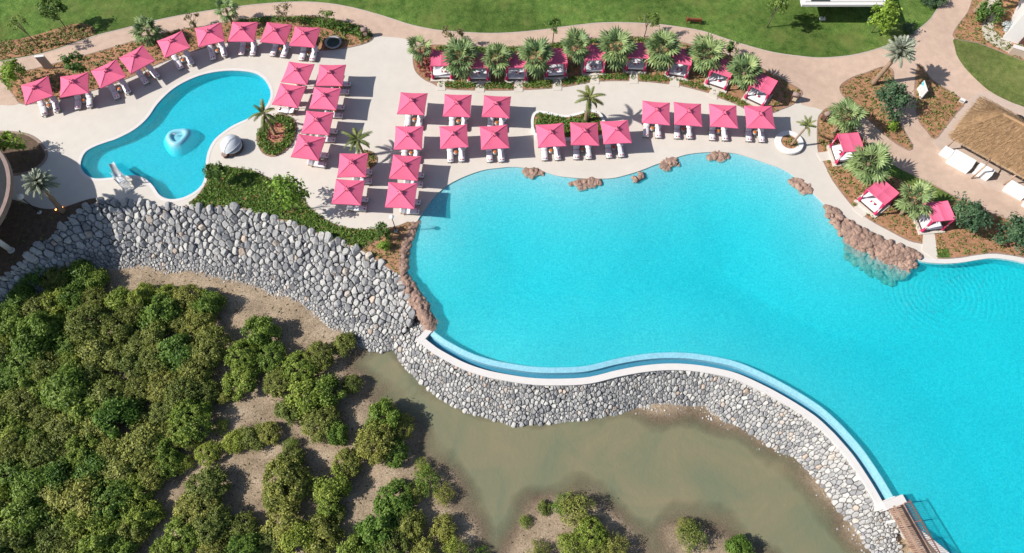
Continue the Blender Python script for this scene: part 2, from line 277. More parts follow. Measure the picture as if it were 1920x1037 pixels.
# ------------------------------------------------------------------ object helpers
def link(name, me, parent=None, loc=(0, 0, 0), rz=0.0):
    o = bpy.data.objects.new(name, me); col.objects.link(o)
    o.location = loc; o.rotation_euler = (0, 0, rz)
    if parent: o.parent = parent
    return o
def tag(o, label=None, cat=None, group=None, kind=None):
    if label: o['label'] = label
    if cat: o['category'] = cat
    if group: o['group'] = group
    if kind: o['kind'] = kind
    return o
def thing(name, label, cat, loc=(0, 0, 0), rz=0.0, group=None):
    return tag(link(name, None, None, loc, rz), label, cat, group)
class MB:
    def __init__(s): s.v = []; s.f = []
    def add(s, v, f):
        o = len(s.v); s.v += [tuple(p) for p in v]; s.f += [tuple(i + o for i in q) for q in f]; return s
    def box(s, c, d, rz=0.0, M=None, taper=1.0):
        x, y, z = d[0] / 2, d[1] / 2, d[2] / 2; v = []
        for k, sz in ((-1, 1), (1, taper)):
            for sx, sy in ((-1, -1), (1, -1), (1, 1), (-1, 1)): v.append(Vector((sx * x * sz, sy * y * sz, k * z)))
        m = (M or Matrix.Rotation(rz, 4, 'Z')); v = [m @ p + Vector(c) for p in v]
        return s.add(v, [(3, 2, 1, 0), (4, 5, 6, 7), (0, 1, 5, 4), (1, 2, 6, 5), (2, 3, 7, 6), (3, 0, 4, 7)])
    def tube(s, pts, rad, n=7, cap=True):
        pts = [Vector(p) for p in pts]; rad = rad if hasattr(rad, '__len__') else [rad] * len(pts); v = []; f = []
        for i, p in enumerate(pts):
            d = (pts[min(i + 1, len(pts) - 1)] - pts[max(i - 1, 0)]).normalized()
            a = d.orthogonal().normalized() if abs(d.z) < .95 else Vector((1, 0, 0)).cross(d).normalized(); b = d.cross(a)
            if i and (a - pa).length > (a + pa).length: a, b = -a, -b
            pa = a
            for k in range(n): t = 2 * math.pi * k / n; v.append(p + (a * math.cos(t) + b * math.sin(t)) * rad[i])
        for i in range(len(pts) - 1):
            for k in range(n): f.append((i * n + k, i * n + (k + 1) % n, (i + 1) * n + (k + 1) % n, (i + 1) * n + k))
        if cap: f.append(tuple(range(n))[::-1]); f.append(tuple((len(pts) - 1) * n + k for k in range(n)))
        return s.add(v, f)
    def lathe(s, prof, n=16, c=(0, 0, 0), sx=1.0, sy=1.0, cap=True):
        v = [(c[0] + r * math.cos(2 * math.pi * k / n) * sx, c[1] + r * math.sin(2 * math.pi * k / n) * sy, c[2] + z) for r, z in prof for k in range(n)]; f = []
        for i in range(len(prof) - 1):
            for k in range(n): f.append((i * n + k, i * n + (k + 1) % n, (i + 1) * n + (k + 1) % n, (i + 1) * n + k))
        if cap: f.append(tuple(range(n))[::-1]); f.append(tuple((len(prof) - 1) * n + k for k in range(n)))
        return s.add(v, f)
    def loft(s, loops, closed=True):
        n = len(loops[0]); v = [p for l in loops for p in l]; f = []
        for i in range(len(loops) - 1):
            for k in range(n if closed else n - 1): f.append((i * n + k, i * n + (k + 1) % n, (i + 1) * n + (k + 1) % n, (i + 1) * n + k))
        return s.add(v, f)
    def sheet(s, poly, z, thick=.0, holes=()):
        loops = [ccw(poly)] + [ccw(h)[::-1] for h in holes]
        tri = tessellate_polygon([[Vector((x, y, 0)) for x, y in l] for l in loops])
        v = [(x, y, z) for l in loops for x, y in l]; f = []
        for t in tri:
            a, b, c = (Vector(v[i]) for i in t)
            f.append(t if (b - a).cross(c - a).z > 0 else t[::-1])
        s.add(v, f)
        if thick:
            for l in loops: s.loft([[(x, y, z - thick) for x, y in l], [(x, y, z) for x, y in l]])
        return s
    def mesh(s, name, m, sm=False):
        me = bpy.data.meshes.new(name); me.from_pydata([tuple(p) for p in s.v], [], s.f); me.materials.append(MATS[m] if isinstance(m, str) else m)
        if sm: me.polygons.foreach_set('use_smooth', [True] * len(me.polygons))
        return me
    def build(s, name, m, parent=None, loc=(0, 0, 0), rz=0.0, sm=False): return link(name, s.mesh(name, m, sm), parent, loc, rz)
def quads(name, V, tone, m):
    """V (n,4,3) leaf faces with one tone per leaf"""
    n = len(V); me = bpy.data.meshes.new(name); me.vertices.add(n * 4); me.vertices.foreach_set('co', np.ascontiguousarray(V, dtype=np.float32).ravel())
    me.loops.add(n * 4); me.loops.foreach_set('vertex_index', np.arange(n * 4, dtype=np.int32)); me.polygons.add(n)
    me.polygons.foreach_set('loop_start', np.arange(0, n * 4, 4, dtype=np.int32)); me.polygons.foreach_set('loop_total', np.full(n, 4, np.int32))
    a = me.attributes.new('tone', 'FLOAT', 'FACE'); a.data.foreach_set('value', np.asarray(tone, np.float32)); me.update(); me.materials.append(MATS[m]); return me
def settone(me, val):
    a = me.attributes.new('tone', 'FLOAT', 'FACE'); a.data.foreach_set('value', np.broadcast_to(np.asarray(val, np.float32), len(me.polygons)).copy())
def unit(a): return a / (np.linalg.norm(a, axis=-1, keepdims=True) + 1e-9)
def leaves(C, size, out=None, up=.7, wide=.5):
    n = len(C); nr = rng.normal(size=(n, 3)); nr[:, 2] += up
    if out is not None: nr = nr + out * .8
    nr = unit(nr); t = unit(np.cross(nr, rng.normal(size=(n, 3)))); b = np.cross(nr, t)
    s = (np.asarray(size) * rng.uniform(.6, 1.3, n))[:, None]
    return np.stack([C - t * s, C + b * s * wide, C + t * s, C - b * s * wide], 1)
def structure(mb, name, m, z=None, sm=False):
    return tag(mb.build(name, m, sm=sm), kind='structure')
def ribbon(mb, p, d0, d1, z0, z1, closed=True):
    """kerb along a line between offsets d0 and d1, from z0 up to z1"""
    a, b = offset(p, d0, closed), offset(p, d1, closed)
    q = lambda l, z: [(x, y, z) for x, y in l]
    return mb.loft([q(a, z0), q(a, z1), q(b, z1), q(b, z0)], closed)

# ================================================================== THE SETTING
POOL_TOP = [(782, 415), (796, 393), (811, 373), (826, 358), (841, 346), (871, 331), (906, 319), (935, 315), (960, 313), (985, 315), (1023, 323), (1048, 330), (1085, 334), (1115, 335), (1148, 334), (1178, 327), (1203, 319), (1231, 308), (1261, 298), (1286, 290), (1316, 286), (1348, 285), (1381, 288), (1411, 297), (1440, 307), (1465, 316), (1490, 331), (1520, 358), (1548, 386), (1570, 408), (1600, 430), (1640, 452), (1678, 468), (1711, 481), (1732, 488), (1768, 491), (1801, 489), (1831, 484), (1861, 481), (1891, 484), (1920, 490), (1970, 505), (2050, 540), (2200, 600)]
POOL_LEFT = [(763, 515), (763, 488), (766, 458), (776, 435)]
WEIR = [(811, 619), (825, 630), (840, 640), (878, 660), (915, 673), (953, 681), (1003, 688), (1053, 689), (1100, 686), (1150, 674), (1200, 665), (1250, 661), (1300, 663), (1350, 671), (1388, 681), (1438, 703), (1488, 730), (1538, 762), (1570, 790), (1592, 813), (1620, 846), (1653, 895), (1675, 932)]
POOL_LOW = [(1675, 932), (1693, 955), (1716, 985), (1741, 1005), (1776, 1033), (1830, 1080), (1950, 1180), (2200, 1250)]
ROCK_LINE = [(811, 610), (803, 580), (798, 563), (786, 550), (773, 528)]
WATER_Z = -.09
pool_top = smooth(GL(POOL_TOP), False, 4)
weir = smooth(GL(WEIR, WATER_Z), False, 4)
pool_low = smooth(GL(POOL_LOW, WATER_Z), False, 3)
rock_line = GL(ROCK_LINE + POOL_LEFT, WATER_Z)
pool_poly = ccw(pool_top + [(110, -30), (60, -40)] + pool_low[::-1] + weir[::-1][1:] + rock_line)

RIP_TOP = [(-80, 590), (-30, 550), (15, 519), (50, 489), (75, 464), (105, 438), (130, 415), (150, 398), (180, 382), (200, 376), (225, 379), (250, 380), (288, 386), (326, 388), (351, 386), (376, 391), (426, 391), (464, 396), (503, 411), (548, 421), (570, 431), (620, 449), (641, 456), (681, 475), (706, 492), (726, 505), (751, 520)]
RIP_FOOT = [(-80, 720), (0, 630), (38, 595), (75, 562), (130, 530), (183, 508), (226, 508), (263, 506), (301, 513), (351, 519), (401, 525), (439, 538), (480, 543), (503, 555), (540, 566), (578, 588), (610, 615), (640, 630), (665, 645), (703, 660), (740, 655)]
rip_top = smooth(GL(RIP_TOP, -.05), False, 3)
rip_foot = smooth(GL(RIP_FOOT, -3.0), False, 3)
KID = [(218, 260), (251, 243), (276, 221), (296, 193), (326, 165), (364, 145), (401, 135), (439, 132), (475, 136), (493, 146), (503, 160), (508, 176), (503, 193), (491, 208), (466, 222), (436, 236), (416, 250), (401, 264), (390, 285), (386, 308), (385, 330), (376, 350), (356, 365), (334, 373), (313, 373), (298, 365), (286, 348), (271, 335), (251, 329), (221, 332), (191, 335), (173, 334), (158, 325), (151, 313), (152, 300), (160, 285), (176, 275), (200, 266)]
kid = ccw(smooth(GL(KID), True, 4))
kid_hole = offset(kid, .01)

# terrace: the paved land round the pools
terr = rip_top + [tuple(p) for p in GL([(752, 500), (758, 455), (771, 420)])] + pool_top + [(180, 20), (260, 20), (260, 260), (-260, 260), (-260, 5)]
mb = MB().sheet(terr, 0, 0, holes=[kid_hole])
edge = rip_top + GL([(752, 500), (758, 455), (771, 420)]) + pool_top
mb.loft([[(x, y, 0) for x, y in edge], [(x, y, -4.2) for x, y in edge]], False)
structure(mb, 'deck', 'deck')

# basins -------------------------------------------------------------
def floor_mesh(poly, depth, step, holes=None):
    P = np.array(poly); lo = P.min(0); hi = P.max(0)
    gx, gy = np.meshgrid(np.arange(lo[0], hi[0], step), np.arange(lo[1], hi[1], step)); pts = np.c_[gx.ravel(), gy.ravel()]
    pts = pts[inside(pts, poly)]; pts = pts[dist_line(pts, poly, True) > step * .5]
    n = len(poly); allp = [Vector(p) for p in poly] + [Vector(p) for p in pts]
    v, e, f, *_ = delaunay_2d_cdt(allp, [], [list(range(n))], 1, 1e-5)
    v = [(p.x, p.y) for p in v]; z = depth(np.array(v))
    f = [t if (v[t[1]][0] - v[t[0]][0]) * (v[t[2]][1] - v[t[0]][1]) - (v[t[1]][1] - v[t[0]][1]) * (v[t[2]][0] - v[t[0]][0]) > 0 else t[::-1] for t in map(tuple, f)]
    return v, z, f
inner = offset(pool_poly, -.015)
beach = smooth(GL([p for p in POOL_TOP if p[0] < 1600]), False, 2)
def main_depth(P):
    d = dist_line(P, beach); t = np.clip(d / 14.0, 0, 1)
    z = -.13 - 1.38 * t ** .85
    z = np.maximum(z, -.85 - .07 * dist_line(P, weir))
    dr = np.clip((P[:, 0] - G2(1730, 488)[0]) / 4, 0, 1)           # the bay right of the rocks has a plain wall
    return z * (1 - dr) + np.minimum(z, -1.3) * dr
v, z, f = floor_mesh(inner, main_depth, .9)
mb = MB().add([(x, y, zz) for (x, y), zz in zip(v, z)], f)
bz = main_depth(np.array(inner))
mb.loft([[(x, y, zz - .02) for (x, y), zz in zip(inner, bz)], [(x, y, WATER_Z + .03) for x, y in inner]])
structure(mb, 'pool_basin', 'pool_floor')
def water(name, poly, z, m, low=-2.6):
    mb = MB().sheet(poly, z); mb.loft([[(x, y, low) for x, y in poly], [(x, y, z) for x, y in poly]])
    b = MB().sheet(poly, low); mb.add(b.v, [q[::-1] for q in b.f]); o = structure(mb, name, m)
    me = o.data; import bmesh
    bm = bmesh.new(); bm.from_mesh(me); bmesh.ops.remove_doubles(bm, verts=bm.verts, dist=1e-4); bmesh.ops.recalc_face_normals(bm, faces=bm.faces); bm.to_mesh(me); bm.free(); return o
water('pool_water', pool_poly, WATER_Z, 'pool_water')
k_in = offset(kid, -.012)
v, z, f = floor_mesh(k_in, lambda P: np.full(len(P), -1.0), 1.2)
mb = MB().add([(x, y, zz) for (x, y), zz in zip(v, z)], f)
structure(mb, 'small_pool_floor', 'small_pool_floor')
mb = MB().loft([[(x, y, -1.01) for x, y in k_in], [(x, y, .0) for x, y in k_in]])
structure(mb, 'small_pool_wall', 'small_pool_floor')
water('small_pool_water', kid, -.10, 'small_pool_water', -1.5)
mb = ribbon(MB(), kid, -.03, .30, -.05, .018); structure(mb, 'small_pool_coping', 'small_coping')
cp = smooth(GL([(1715, 478), (1732, 485), (1768, 488), (1801, 486), (1831, 481), (1861, 478), (1891, 481), (1920, 487), (1970, 502), (2050, 537), (2200, 597)]), False, 4)
structure(ribbon(MB(), cp, -.12, .38, -.3, .05, False), 'pool_coping', 'coping')

# infinity edge: weir, overflow channel and outer white wall -----------
wn = weir; side = -1 if offset(wn, 1, False)[10][1] > wn[10][1] else 1     # side pointing away from the pool
O = lambda d: offset(wn, d * side, False)
q = lambda l, z: [(x, y, z) for x, y in l]
wt = tag(link('infinity_edge', None, None, (0, 0, 0)), 'curved infinity edge of the large pool with blue weir and white outer wall', 'pool edge')
MB().loft([q(O(-.02), -1.9), q(O(-.02), WATER_Z - .004), q(O(.06), WATER_Z + .006), q(O(.50), -.20), q(O(.56), -1.0)], False).build('weir', 'mosaic', wt, sm=False)
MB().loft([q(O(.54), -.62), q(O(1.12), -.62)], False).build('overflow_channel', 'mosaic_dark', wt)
MB().loft([q(O(1.10), -1.0), q(O(1.10), -.06), q(O(1.74), -.06), q(O(1.74), -.12), q(O(1.68), -.12), q(O(1.68), -3.2)], False).build('outer_wall', 'coping', wt)
for i0, i1 in ((0, 1), (-1, -2)):
    a = Vector(O(-.15)[i0]); b = Vector(O(1.74)[i0]); c = Vector(wn[i1]); dr = (Vector(wn[i0]) - c).normalized() * .55
    a0, b0 = a - dr * .1, b - dr * .1; a1, b1 = a + dr, b + dr; vv = []
    for zz in (-1.8, -.054): vv += [(p.x, p.y, zz) for p in (a0, b0, b1, a1)]
    MB().add(vv, [(4, 5, 6, 7), (0, 1, 5, 4), (1, 2, 6, 5), (2, 3, 7, 6), (3, 0, 4, 7)]).build('end_wall', 'coping', wt)
low_edge = pool_low
structure(ribbon(MB(), low_edge, 0.02 * side, .5 * side, -3.2, -.04, False), 'pool_rim', 'coping')

# mud flat, creek -----------------------------------------------------
SHORE = [(655, 690), (690, 650), (745, 640), (790, 690), (850, 735), (960, 770), (1100, 762), (1180, 765), (1240, 782), (1300, 778), (1345, 790), (1420, 825), (1490, 868), (1550, 955), (1600, 1010), (1640, 1080), (1560, 1130), (1470, 1090), (1425, 1040), (1380, 1010), (1340, 983), (1290, 970), (1255, 990), (1245, 1040), (1215, 1050), (1205, 1015), (1175, 985), (1150, 955), (1120, 935), (1075, 925), (1020, 938), (980, 958), (962, 995), (945, 1030), (915, 1030), (895, 985), (870, 940), (845, 890), (800, 850), (780, 800), (735, 770), (700, 730), (680, 700)]
SEA_Z = -3.1
shore = ccw(smooth(GL(SHORE, SEA_Z), True, 4))
def mud_z(P):
    d = dist_line(P, shore, True); s = np.where(inside(P, shore), -d, d)
    n = .05 * np.sin(P[:, 0] * 1.1 + 1.3 * np.sin(P[:, 1] * .7)) + .05 * np.sin(P[:, 1] * 1.7 + P[:, 0] * .4) + .03 * np.sin(P[:, 0] * 3.1) * np.sin(P[:, 1] * 2.7)
    return SEA_Z + np.clip(s * .13, -.45, .30) + n * np.clip(.8 + s * .3, .7, 1)
xs = np.arange(-84, 84.1, .7); ys = np.arange(-24, 46.1, .7); gx, gy = np.meshgrid(xs, ys); P = np.c_[gx.ravel(), gy.ravel()]; zz = mud_z(P); W = len(xs)
fc = [(j * W + i, j * W + i + 1, (j + 1) * W + i + 1, (j + 1) * W + i) for j in range(len(ys) - 1) for i in range(W - 1)]
structure(MB().add(np.c_[P, zz].tolist(), fc), 'mudflat', 'mud', sm=True)
sel = [q_ for q_ in fc if max(SEA_Z - zz[list(q_)]) > -.02]
used = sorted({i for q_ in sel for i in q_}); ix = {a: b for b, a in enumerate(used)}
o = structure(MB().add([(P[i, 0], P[i, 1], SEA_Z) for i in used], [tuple(ix[i] for i in q_) for q_ in sel]), 'creek_water', 'creek_water')
a = o.data.attributes.new('depth', 'FLOAT', 'POINT'); a.data.foreach_set('value', np.maximum(0, SEA_Z - zz[used]).astype(np.float32))
structure(MB().sheet([(-900, -700), (900, -700), (900, 900), (-900, 900)], -4.0), 'ground', 'mud')

# path, lawn, beds ------------------------------------------------------
LAWN_LOW = [(-90, 135), (0, 115), (50, 106), (93, 96), (140, 80), (180, 66), (233, 53), (263, 45), (315, 33), (376, 22), (453, 11), (515, 5), (566, 3), (616, 6), (666, 15), (720, 30), (770, 46), (820, 56), (870, 60), (920, 62), (970, 60), (1020, 55), (1071, 48), (1133, 42), (1200, 43), (1250, 47), (1313, 57), (1351, 69), (1401, 85), (1451, 98), (1501, 105), (1540, 108), (1590, 104), (1628, 96), (1656, 87), (1685, 76), (1716, 58), (1741, 38), (1753, 21), (1768, 0), (1782, -30), (1795, -70)]
lawn_low = smooth(GL(LAWN_LOW), False, 4)
far = lambda pts: [tuple(p) for p in pts]
PATH_LOW = [(-90, 190), (0, 197), (41, 193), (110, 160), (240, 112), (400, 66), (560, 52), (640, 60), (699, 67), (740, 70), (765, 76), (790, 105), (900, 112), (1200, 105), (1350, 135), (1490, 176), (1503, 196), (1540, 206), (1580, 235), (1600, 278), (1680, 338), (1780, 395), (1880, 440), (1980, 480), (2150, 550)]
path = smooth(GL(PATH_LOW), False, 4) + [(200, 60), (200, 200), (-200, 200), (-200, 62)]
structure(MB().sheet(path, .010, .02), 'path', 'path')
structure(MB().sheet(lawn_low + [(60, 180), (-180, 180), (-180, 64)], .05, .06), 'lawn', 'lawn')
structure(ribbon(MB(), lawn_low, -.02, .13, -.01, .03, False), 'path_kerb', 'kerb')
LAWN2 = [(1790, 73), (1790, 88), (1796, 108), (1816, 135), (1854, 170), (1891, 190), (1920, 201), (1980, 226), (2080, 260), (2080, 170), (1960, 126), (1920, 113), (1891, 103), (1866, 93), (1831, 80)]
lawn2 = ccw(smooth(GL(LAWN2), True, 4)); structure(MB().sheet(lawn2, .05, .06), 'side_lawn', 'lawn_worn')

BEDS = {}
def bed(key, pts, m, z=.035, edgew=.10, n=4, raw=False, thick=.05):
    p = ccw(GL(pts) if raw else smooth(GL(pts), True, n)); BEDS[key] = (p, z)
    b = structure(MB().sheet(p, z, thick), 'planting_bed', m)
    if edgew:
        e = ribbon(MB(), p, -.02, edgew, -.01, z + .02).build('bed_edging', 'edging', b)
    return p
bed('grassy', [(-90, 100), (0, 80), (40, 73), (80, 63), (120, 50), (150, 45), (170, 48), (178, 57), (177, 65), (140, 79), (93, 95), (50, 105), (0, 113), (-90, 132)], 'mulch', .075, 0)
bed('arc', [(0, 142), (30, 136), (60, 131), (95, 122), (140, 110), (200, 93), (261, 75), (313, 61), (350, 54), (395, 48), (440, 39), (491, 33), (541, 31), (591, 31), (629, 38), (666, 46), (686, 54), (699, 68), (691, 78), (666, 86), (631, 92), (596, 93), (541, 80), (486, 73), (423, 80), (363, 95), (293, 121), (240, 146), (175, 169), (110, 186), (45, 195), (28, 180), (12, 160)], 'mulch')
bed('cabana', [(776, 103), (785, 90), (815, 85), (870, 88), (910, 89), (970, 88), (1033, 83), (1071, 76), (1118, 73), (1179, 70), (1210, 71), (1250, 75), (1290, 83), (1356, 101), (1426, 128), (1451, 140), (1476, 155), (1499, 168), (1502, 178), (1486, 195), (1463, 205), (1440, 213), (1415, 210), (1396, 203), (1376, 193), (1346, 182), (1326, 173), (1275, 160), (1253, 157), (1200, 152), (1123, 152), (1053, 163), (983, 168), (908, 169), (835, 166), (812, 156), (795, 148), (781, 135), (776, 120)], 'soil')
bed('bank', [(1534, 226), (1540, 213), (1553, 203), (1580, 203), (1600, 212), (1598, 235), (1612, 255), (1640, 285), (1655, 298), (1690, 320), (1741, 343), (1791, 370), (1841, 393), (1891, 413), (1960, 440), (2050, 490), (2000, 500), (1920, 482), (1891, 477), (1861, 474), (1831, 477), (1801, 482), (1768, 484), (1757, 482), (1752, 462), (1734, 457), (1703, 450), (1666, 431), (1633, 413), (1603, 390), (1580, 363), (1560, 335), (1548, 310), (1540, 295), (1535, 285), (1533, 262)], 'mulch')
bed('fork', [(1673, 133), (1665, 127), (1648, 128), (1625, 137), (1600, 145), (1580, 157), (1575, 167), (1580, 178), (1590, 189), (1612, 212), (1640, 235), (1665, 258), (1690, 275), (1706, 281), (1709, 272), (1698, 252), (1684, 226), (1673, 203), (1672, 175), (1674, 150)], 'mulch')
bed('wedge', [(1724, 120), (1746, 150), (1786, 175), (1807, 193), (1791, 213), (1770, 240), (1752, 260), (1736, 243), (1723, 226), (1716, 190), (1716, 155)], 'mulch', n=3)
bed('villa', [(1826, -10), (1816, 22), (1793, 53), (1790, 72), (1831, 80), (1866, 93), (1891, 103), (1930, 116), (1990, 110), (1990, -10), (1900, -60), (1840, -50)], 'mulch', n=3)
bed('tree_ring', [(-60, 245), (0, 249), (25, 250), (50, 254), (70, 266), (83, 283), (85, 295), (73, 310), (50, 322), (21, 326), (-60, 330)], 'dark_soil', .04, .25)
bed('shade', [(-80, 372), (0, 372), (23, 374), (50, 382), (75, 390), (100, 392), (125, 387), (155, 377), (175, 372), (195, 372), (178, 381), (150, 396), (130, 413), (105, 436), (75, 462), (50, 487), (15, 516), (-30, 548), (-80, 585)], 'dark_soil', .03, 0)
bed('slope_green', [(391, 312), (423, 313), (460, 318), (485, 325), (510, 338), (535, 353), (561, 368), (581, 390), (606, 410), (636, 424), (673, 431), (706, 431), (700, 452), (668, 466), (641, 452), (620, 446), (570, 428), (548, 418), (503, 408), (464, 393), (426, 388), (376, 388), (355, 383), (372, 366), (386, 345), (391, 330)], 'mulch', .03, .06)
bed('slope_bare', [(706, 432), (744, 425), (770, 417), (757, 450), (751, 468), (749, 500), (748, 515), (726, 501), (706, 488), (681, 471), (668, 464), (690, 450)], 'soil', .036, .06, n=3)
bed('oval', [(530, 215), (548, 223), (555, 240), (550, 263), (535, 283), (513, 293), (493, 286), (483, 266), (485, 248), (500, 228), (515, 218)], 'mulch', .04, .10)
bed('small_oval', [(683, 284), (698, 286), (706, 297), (703, 308), (691, 316), (681, 310), (677, 296)], 'soil', .04, .10)
# overlays: walkways to the day beds, strips of ground cover, grass
WALK = [[(820, 143), (835, 143), (835, 170), (819, 170)], [(892, 146), (907, 146), (908, 173), (891, 173)], [(965, 146), (980, 146), (980, 173), (964, 173)], [(1037, 140), (1052, 140), (1053, 170), (1036, 170)], [(1108, 133), (1122, 133), (1123, 158), (1106, 158)], [(1181, 132), (1195, 132), (1196, 157), (1180, 157)], [(1259, 140), (1274, 141), (1273, 164), (1254, 162)], [(1338, 160), (1352, 165), (1344, 187), (1326, 179)],
        [(1530, 287), (1562, 283), (1566, 299), (1540, 303)], [(1613, 377), (1634, 394), (1618, 408), (1598, 392)], [(1731, 436), (1752, 437), (1758, 490), (1728, 470)]]
for p in WALK: structure(MB().sheet(GL(p), .060, .07), 'walkway', 'deck')
for p in [[(1661, 302), (1681, 314), (1716, 332), (1753, 351), (1789, 371), (1779, 381), (1753, 378), (1716, 352), (1690, 338), (1664, 326)]]: structure(MB().sheet(smooth(GL(p), True, 3), .060, .03), 'grass_verge', 'lawn')
structure(MB().sheet(GL([(1757, 467), (1778, 467), (1781, 484), (1757, 483)]), .065, .03), 'grass_mat', 'lawn')
structure(MB().sheet(smooth(GL([(1751, 262), (1763, 283), (1790, 312), (1821, 335), (1866, 356), (1920, 382), (2000, 410), (2060, 330), (1920, 200), (1850, 172), (1812, 190), (1790, 218)]), True, 4), .030, .03), 'bar_terrace', 'terrace_stone')
structure(MB().sheet(smooth(GL([(1850, -2), (1872, 2), (1876, 16), (1864, 46), (1864, 58), (1884, 76), (1896, 80), (1894, 98), (1870, 89), (1846, 72), (1841, 50), (1850, 24)]), True, 3), .060, .03), 'pebble_strip', 'pebble')

# ================================================================== STONE SLOPES
def pack(poly, rad, tries, seed):
    """stones dropped into poly, spaced by the local stone radius"""
    r_ = np.random.default_rng(seed); P = np.array(poly); lo, hi = P.min(0), P.max(0)
    C = r_.uniform(lo, hi, (tries, 2)); C = C[inside(C, poly)]; rr = rad(C) * (.52 + 1.15 * r_.random(len(C)) ** 1.5); o = np.argsort(-rr + r_.uniform(0, .9, len(C)) * rad(C)); C = C[o]; rr = rr[o]
    cell = .4; grid = {}; pts = []
    for (x, y), r in zip(C, rr):
        i, j = int(x // cell), int(y // cell); ok = True
        for a in (-2, -1, 0, 1, 2):
            for b in (-2, -1, 0, 1, 2):
                for k in grid.get((i + a, j + b), ()):
                    p = pts[k]
                    if (p[0] - x) ** 2 + (p[1] - y) ** 2 < (.86 * (p[2] + r)) ** 2: ok = False; break
                if not ok: break
            if not ok: break
        if ok: grid.setdefault((i, j), []).append(len(pts)); pts.append((x, y, r))
    return np.array(pts)
def cells(pts):
    """each stone's share of the ground between its neighbours"""
    out = []
    for i, (x, y, r) in enumerate(pts):
        d = np.hypot(pts[:, 0] - x, pts[:, 1] - y); nb = np.where((d < r * 5 + .5) & (d > 0))[0]; nb = nb[np.argsort(d[nb])][:14]
        poly = [(math.cos(t) * r * 1.75, math.sin(t) * r * 1.75) for t in np.linspace(0, 2 * math.pi, 11)[:-1]]
        for j in nb:
            nx, ny = (pts[j, 0] - x) / d[j], (pts[j, 1] - y) / d[j]; lim = d[j] * r / (r + pts[j, 2]); new = []
            for k in range(len(poly)):
                a, b = poly[k], poly[(k + 1) % len(poly)]; da, db = a[0] * nx + a[1] * ny - lim, b[0] * nx + b[1] * ny - lim
                if da <= 0: new.append(a)
                if da * db < 0: t = da / (da - db); new.append((a[0] + (b[0] - a[0]) * t, a[1] + (b[1] - a[1]) * t))
            poly = new
            if len(poly) < 3: break
        out.append(poly)
    return out
def stone_geo(poly, r, slope, rnd, gap=.94, hgt=1.0, n=None):
    """angular stone filling its cell: skirt, shoulder, broken top"""
    cx = sum(p[0] for p in poly) / len(poly); cy = sum(p[1] for p in poly) / len(poly); ring = []
    for p in poly:
        if not ring or math.hypot(p[0] - ring[-1][0], p[1] - ring[-1][1]) > .30 * r: ring.append(p)
    if len(ring) > 3 and math.hypot(ring[0][0] - ring[-1][0], ring[0][1] - ring[-1][1]) < .30 * r: ring.pop()
    if len(ring) == 3: ring = [q_ for i in range(3) for q_ in (ring[i], ((ring[i][0] + ring[(i + 1) % 3][0]) / 2, (ring[i][1] + ring[(i + 1) % 3][1]) / 2))]
    n = len(ring); P_ = [((x - cx) * gap, (y - cy) * gap) for x, y in ring]; g2 = 1 - .05 / max(r, .1) * .25
    m = sum(math.hypot(*p) for p in P_) / n; h = m * rnd.uniform(.45, 1.1) * hgt; tx, ty = rnd.uniform(-.4, .4), rnd.uniform(-.4, .4); V = []
    for sc_, z_ in ((.94, -.35 * h), (1.0, .32 * h), (rnd.uniform(.60, .82), .86 * h)):
        for x, y in P_:
            k = sc_ * rnd.uniform(.92, 1.03) if z_ > 0 else sc_; V.append((cx + x * k, cy + y * k, z_ + rnd.uniform(-.10, .10) * h + (tx * x + ty * y) * (z_ > 0) + slope[0] * (cx + x * k) + slope[1] * (cy + y * k)))
    ox, oy = rnd.uniform(-.2, .2) * m, rnd.uniform(-.2, .2) * m; V.append((cx + ox, cy + oy, h * rnd.uniform(.92, 1.1) + slope[0] * cx + slope[1] * cy)); F = []
    for a in (0, 1):
        for k in range(n): F.append((a * n + k, a * n + (k + 1) % n, (a + 1) * n + (k + 1) % n, (a + 1) * n + k))
    for k in range(n): F.append((2 * n + k, 2 * n + (k + 1) % n, 3 * n))
    return V, F, m
def slope_fn(top, foot, z0, z1):
    def fn(P):
        a = dist_line(P, top); b = dist_line(P, foot); t = a / (a + b + 1e-6); return z0 + (z1 - z0) * t
    return fn
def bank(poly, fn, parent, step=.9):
    v, z, f = floor_mesh(ccw(poly), lambda P_: fn(P_) - .16, step); MB().add([(x, y, zz) for (x, y), zz in zip(v, z)], f).build('bank', 'shaded_bank', parent, sm=True)
def revetment(name, label, cat, poly, fn, rad, tries, seed, keep, gap=.925, tonefn=None):
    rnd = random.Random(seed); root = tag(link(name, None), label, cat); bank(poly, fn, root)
    pts = pack(poly, rad, tries, seed); cl = cells(pts); xy = pts[:, :2]; z = fn(xy); e = .05
    sx = (fn(xy + [e, 0]) - z) / e; sy = (fn(xy + [0, e]) - z) / e; rec = []
    for i, p in enumerate(cl):
        if len(p) < 3: continue
        V, F, m = stone_geo(p, pts[i, 2], (sx[i], sy[i]), rnd, gap=gap)
        t = rnd.random(); t = t * .86 if rnd.random() < .955 else rnd.uniform(.88, 1)
        rec.append((m, i, V, F, t))
    rec.sort(key=lambda q_: -q_[0]); sv, sf, st = [], [], []
    for n_, (m, i, V, F, t) in enumerate(rec):
        if n_ < keep:
            b = MB().add(V, F); me = b.mesh('boulder', 'stone'); settone(me, t); link('boulder', me, root, (xy[i, 0], xy[i, 1], z[i]))
        else:
            o_ = len(sv); sv += [(v_[0] + xy[i, 0], v_[1] + xy[i, 1], v_[2] + z[i]) for v_ in V]; sf += [tuple(k + o_ for k in q_) for q_ in F]; st += [t] * len(F)
    if sv:
        b = MB(); b.v, b.f = sv, sf; me = b.mesh('loose_stones', 'stone'); settone(me, st); tag(link('loose_stones', me, root), kind='stuff')
    return len(rec)
RB_TOP = GL([(752, 540), (766, 563), (786, 595), (801, 618)], -.4) + [p for p in O(1.72)]
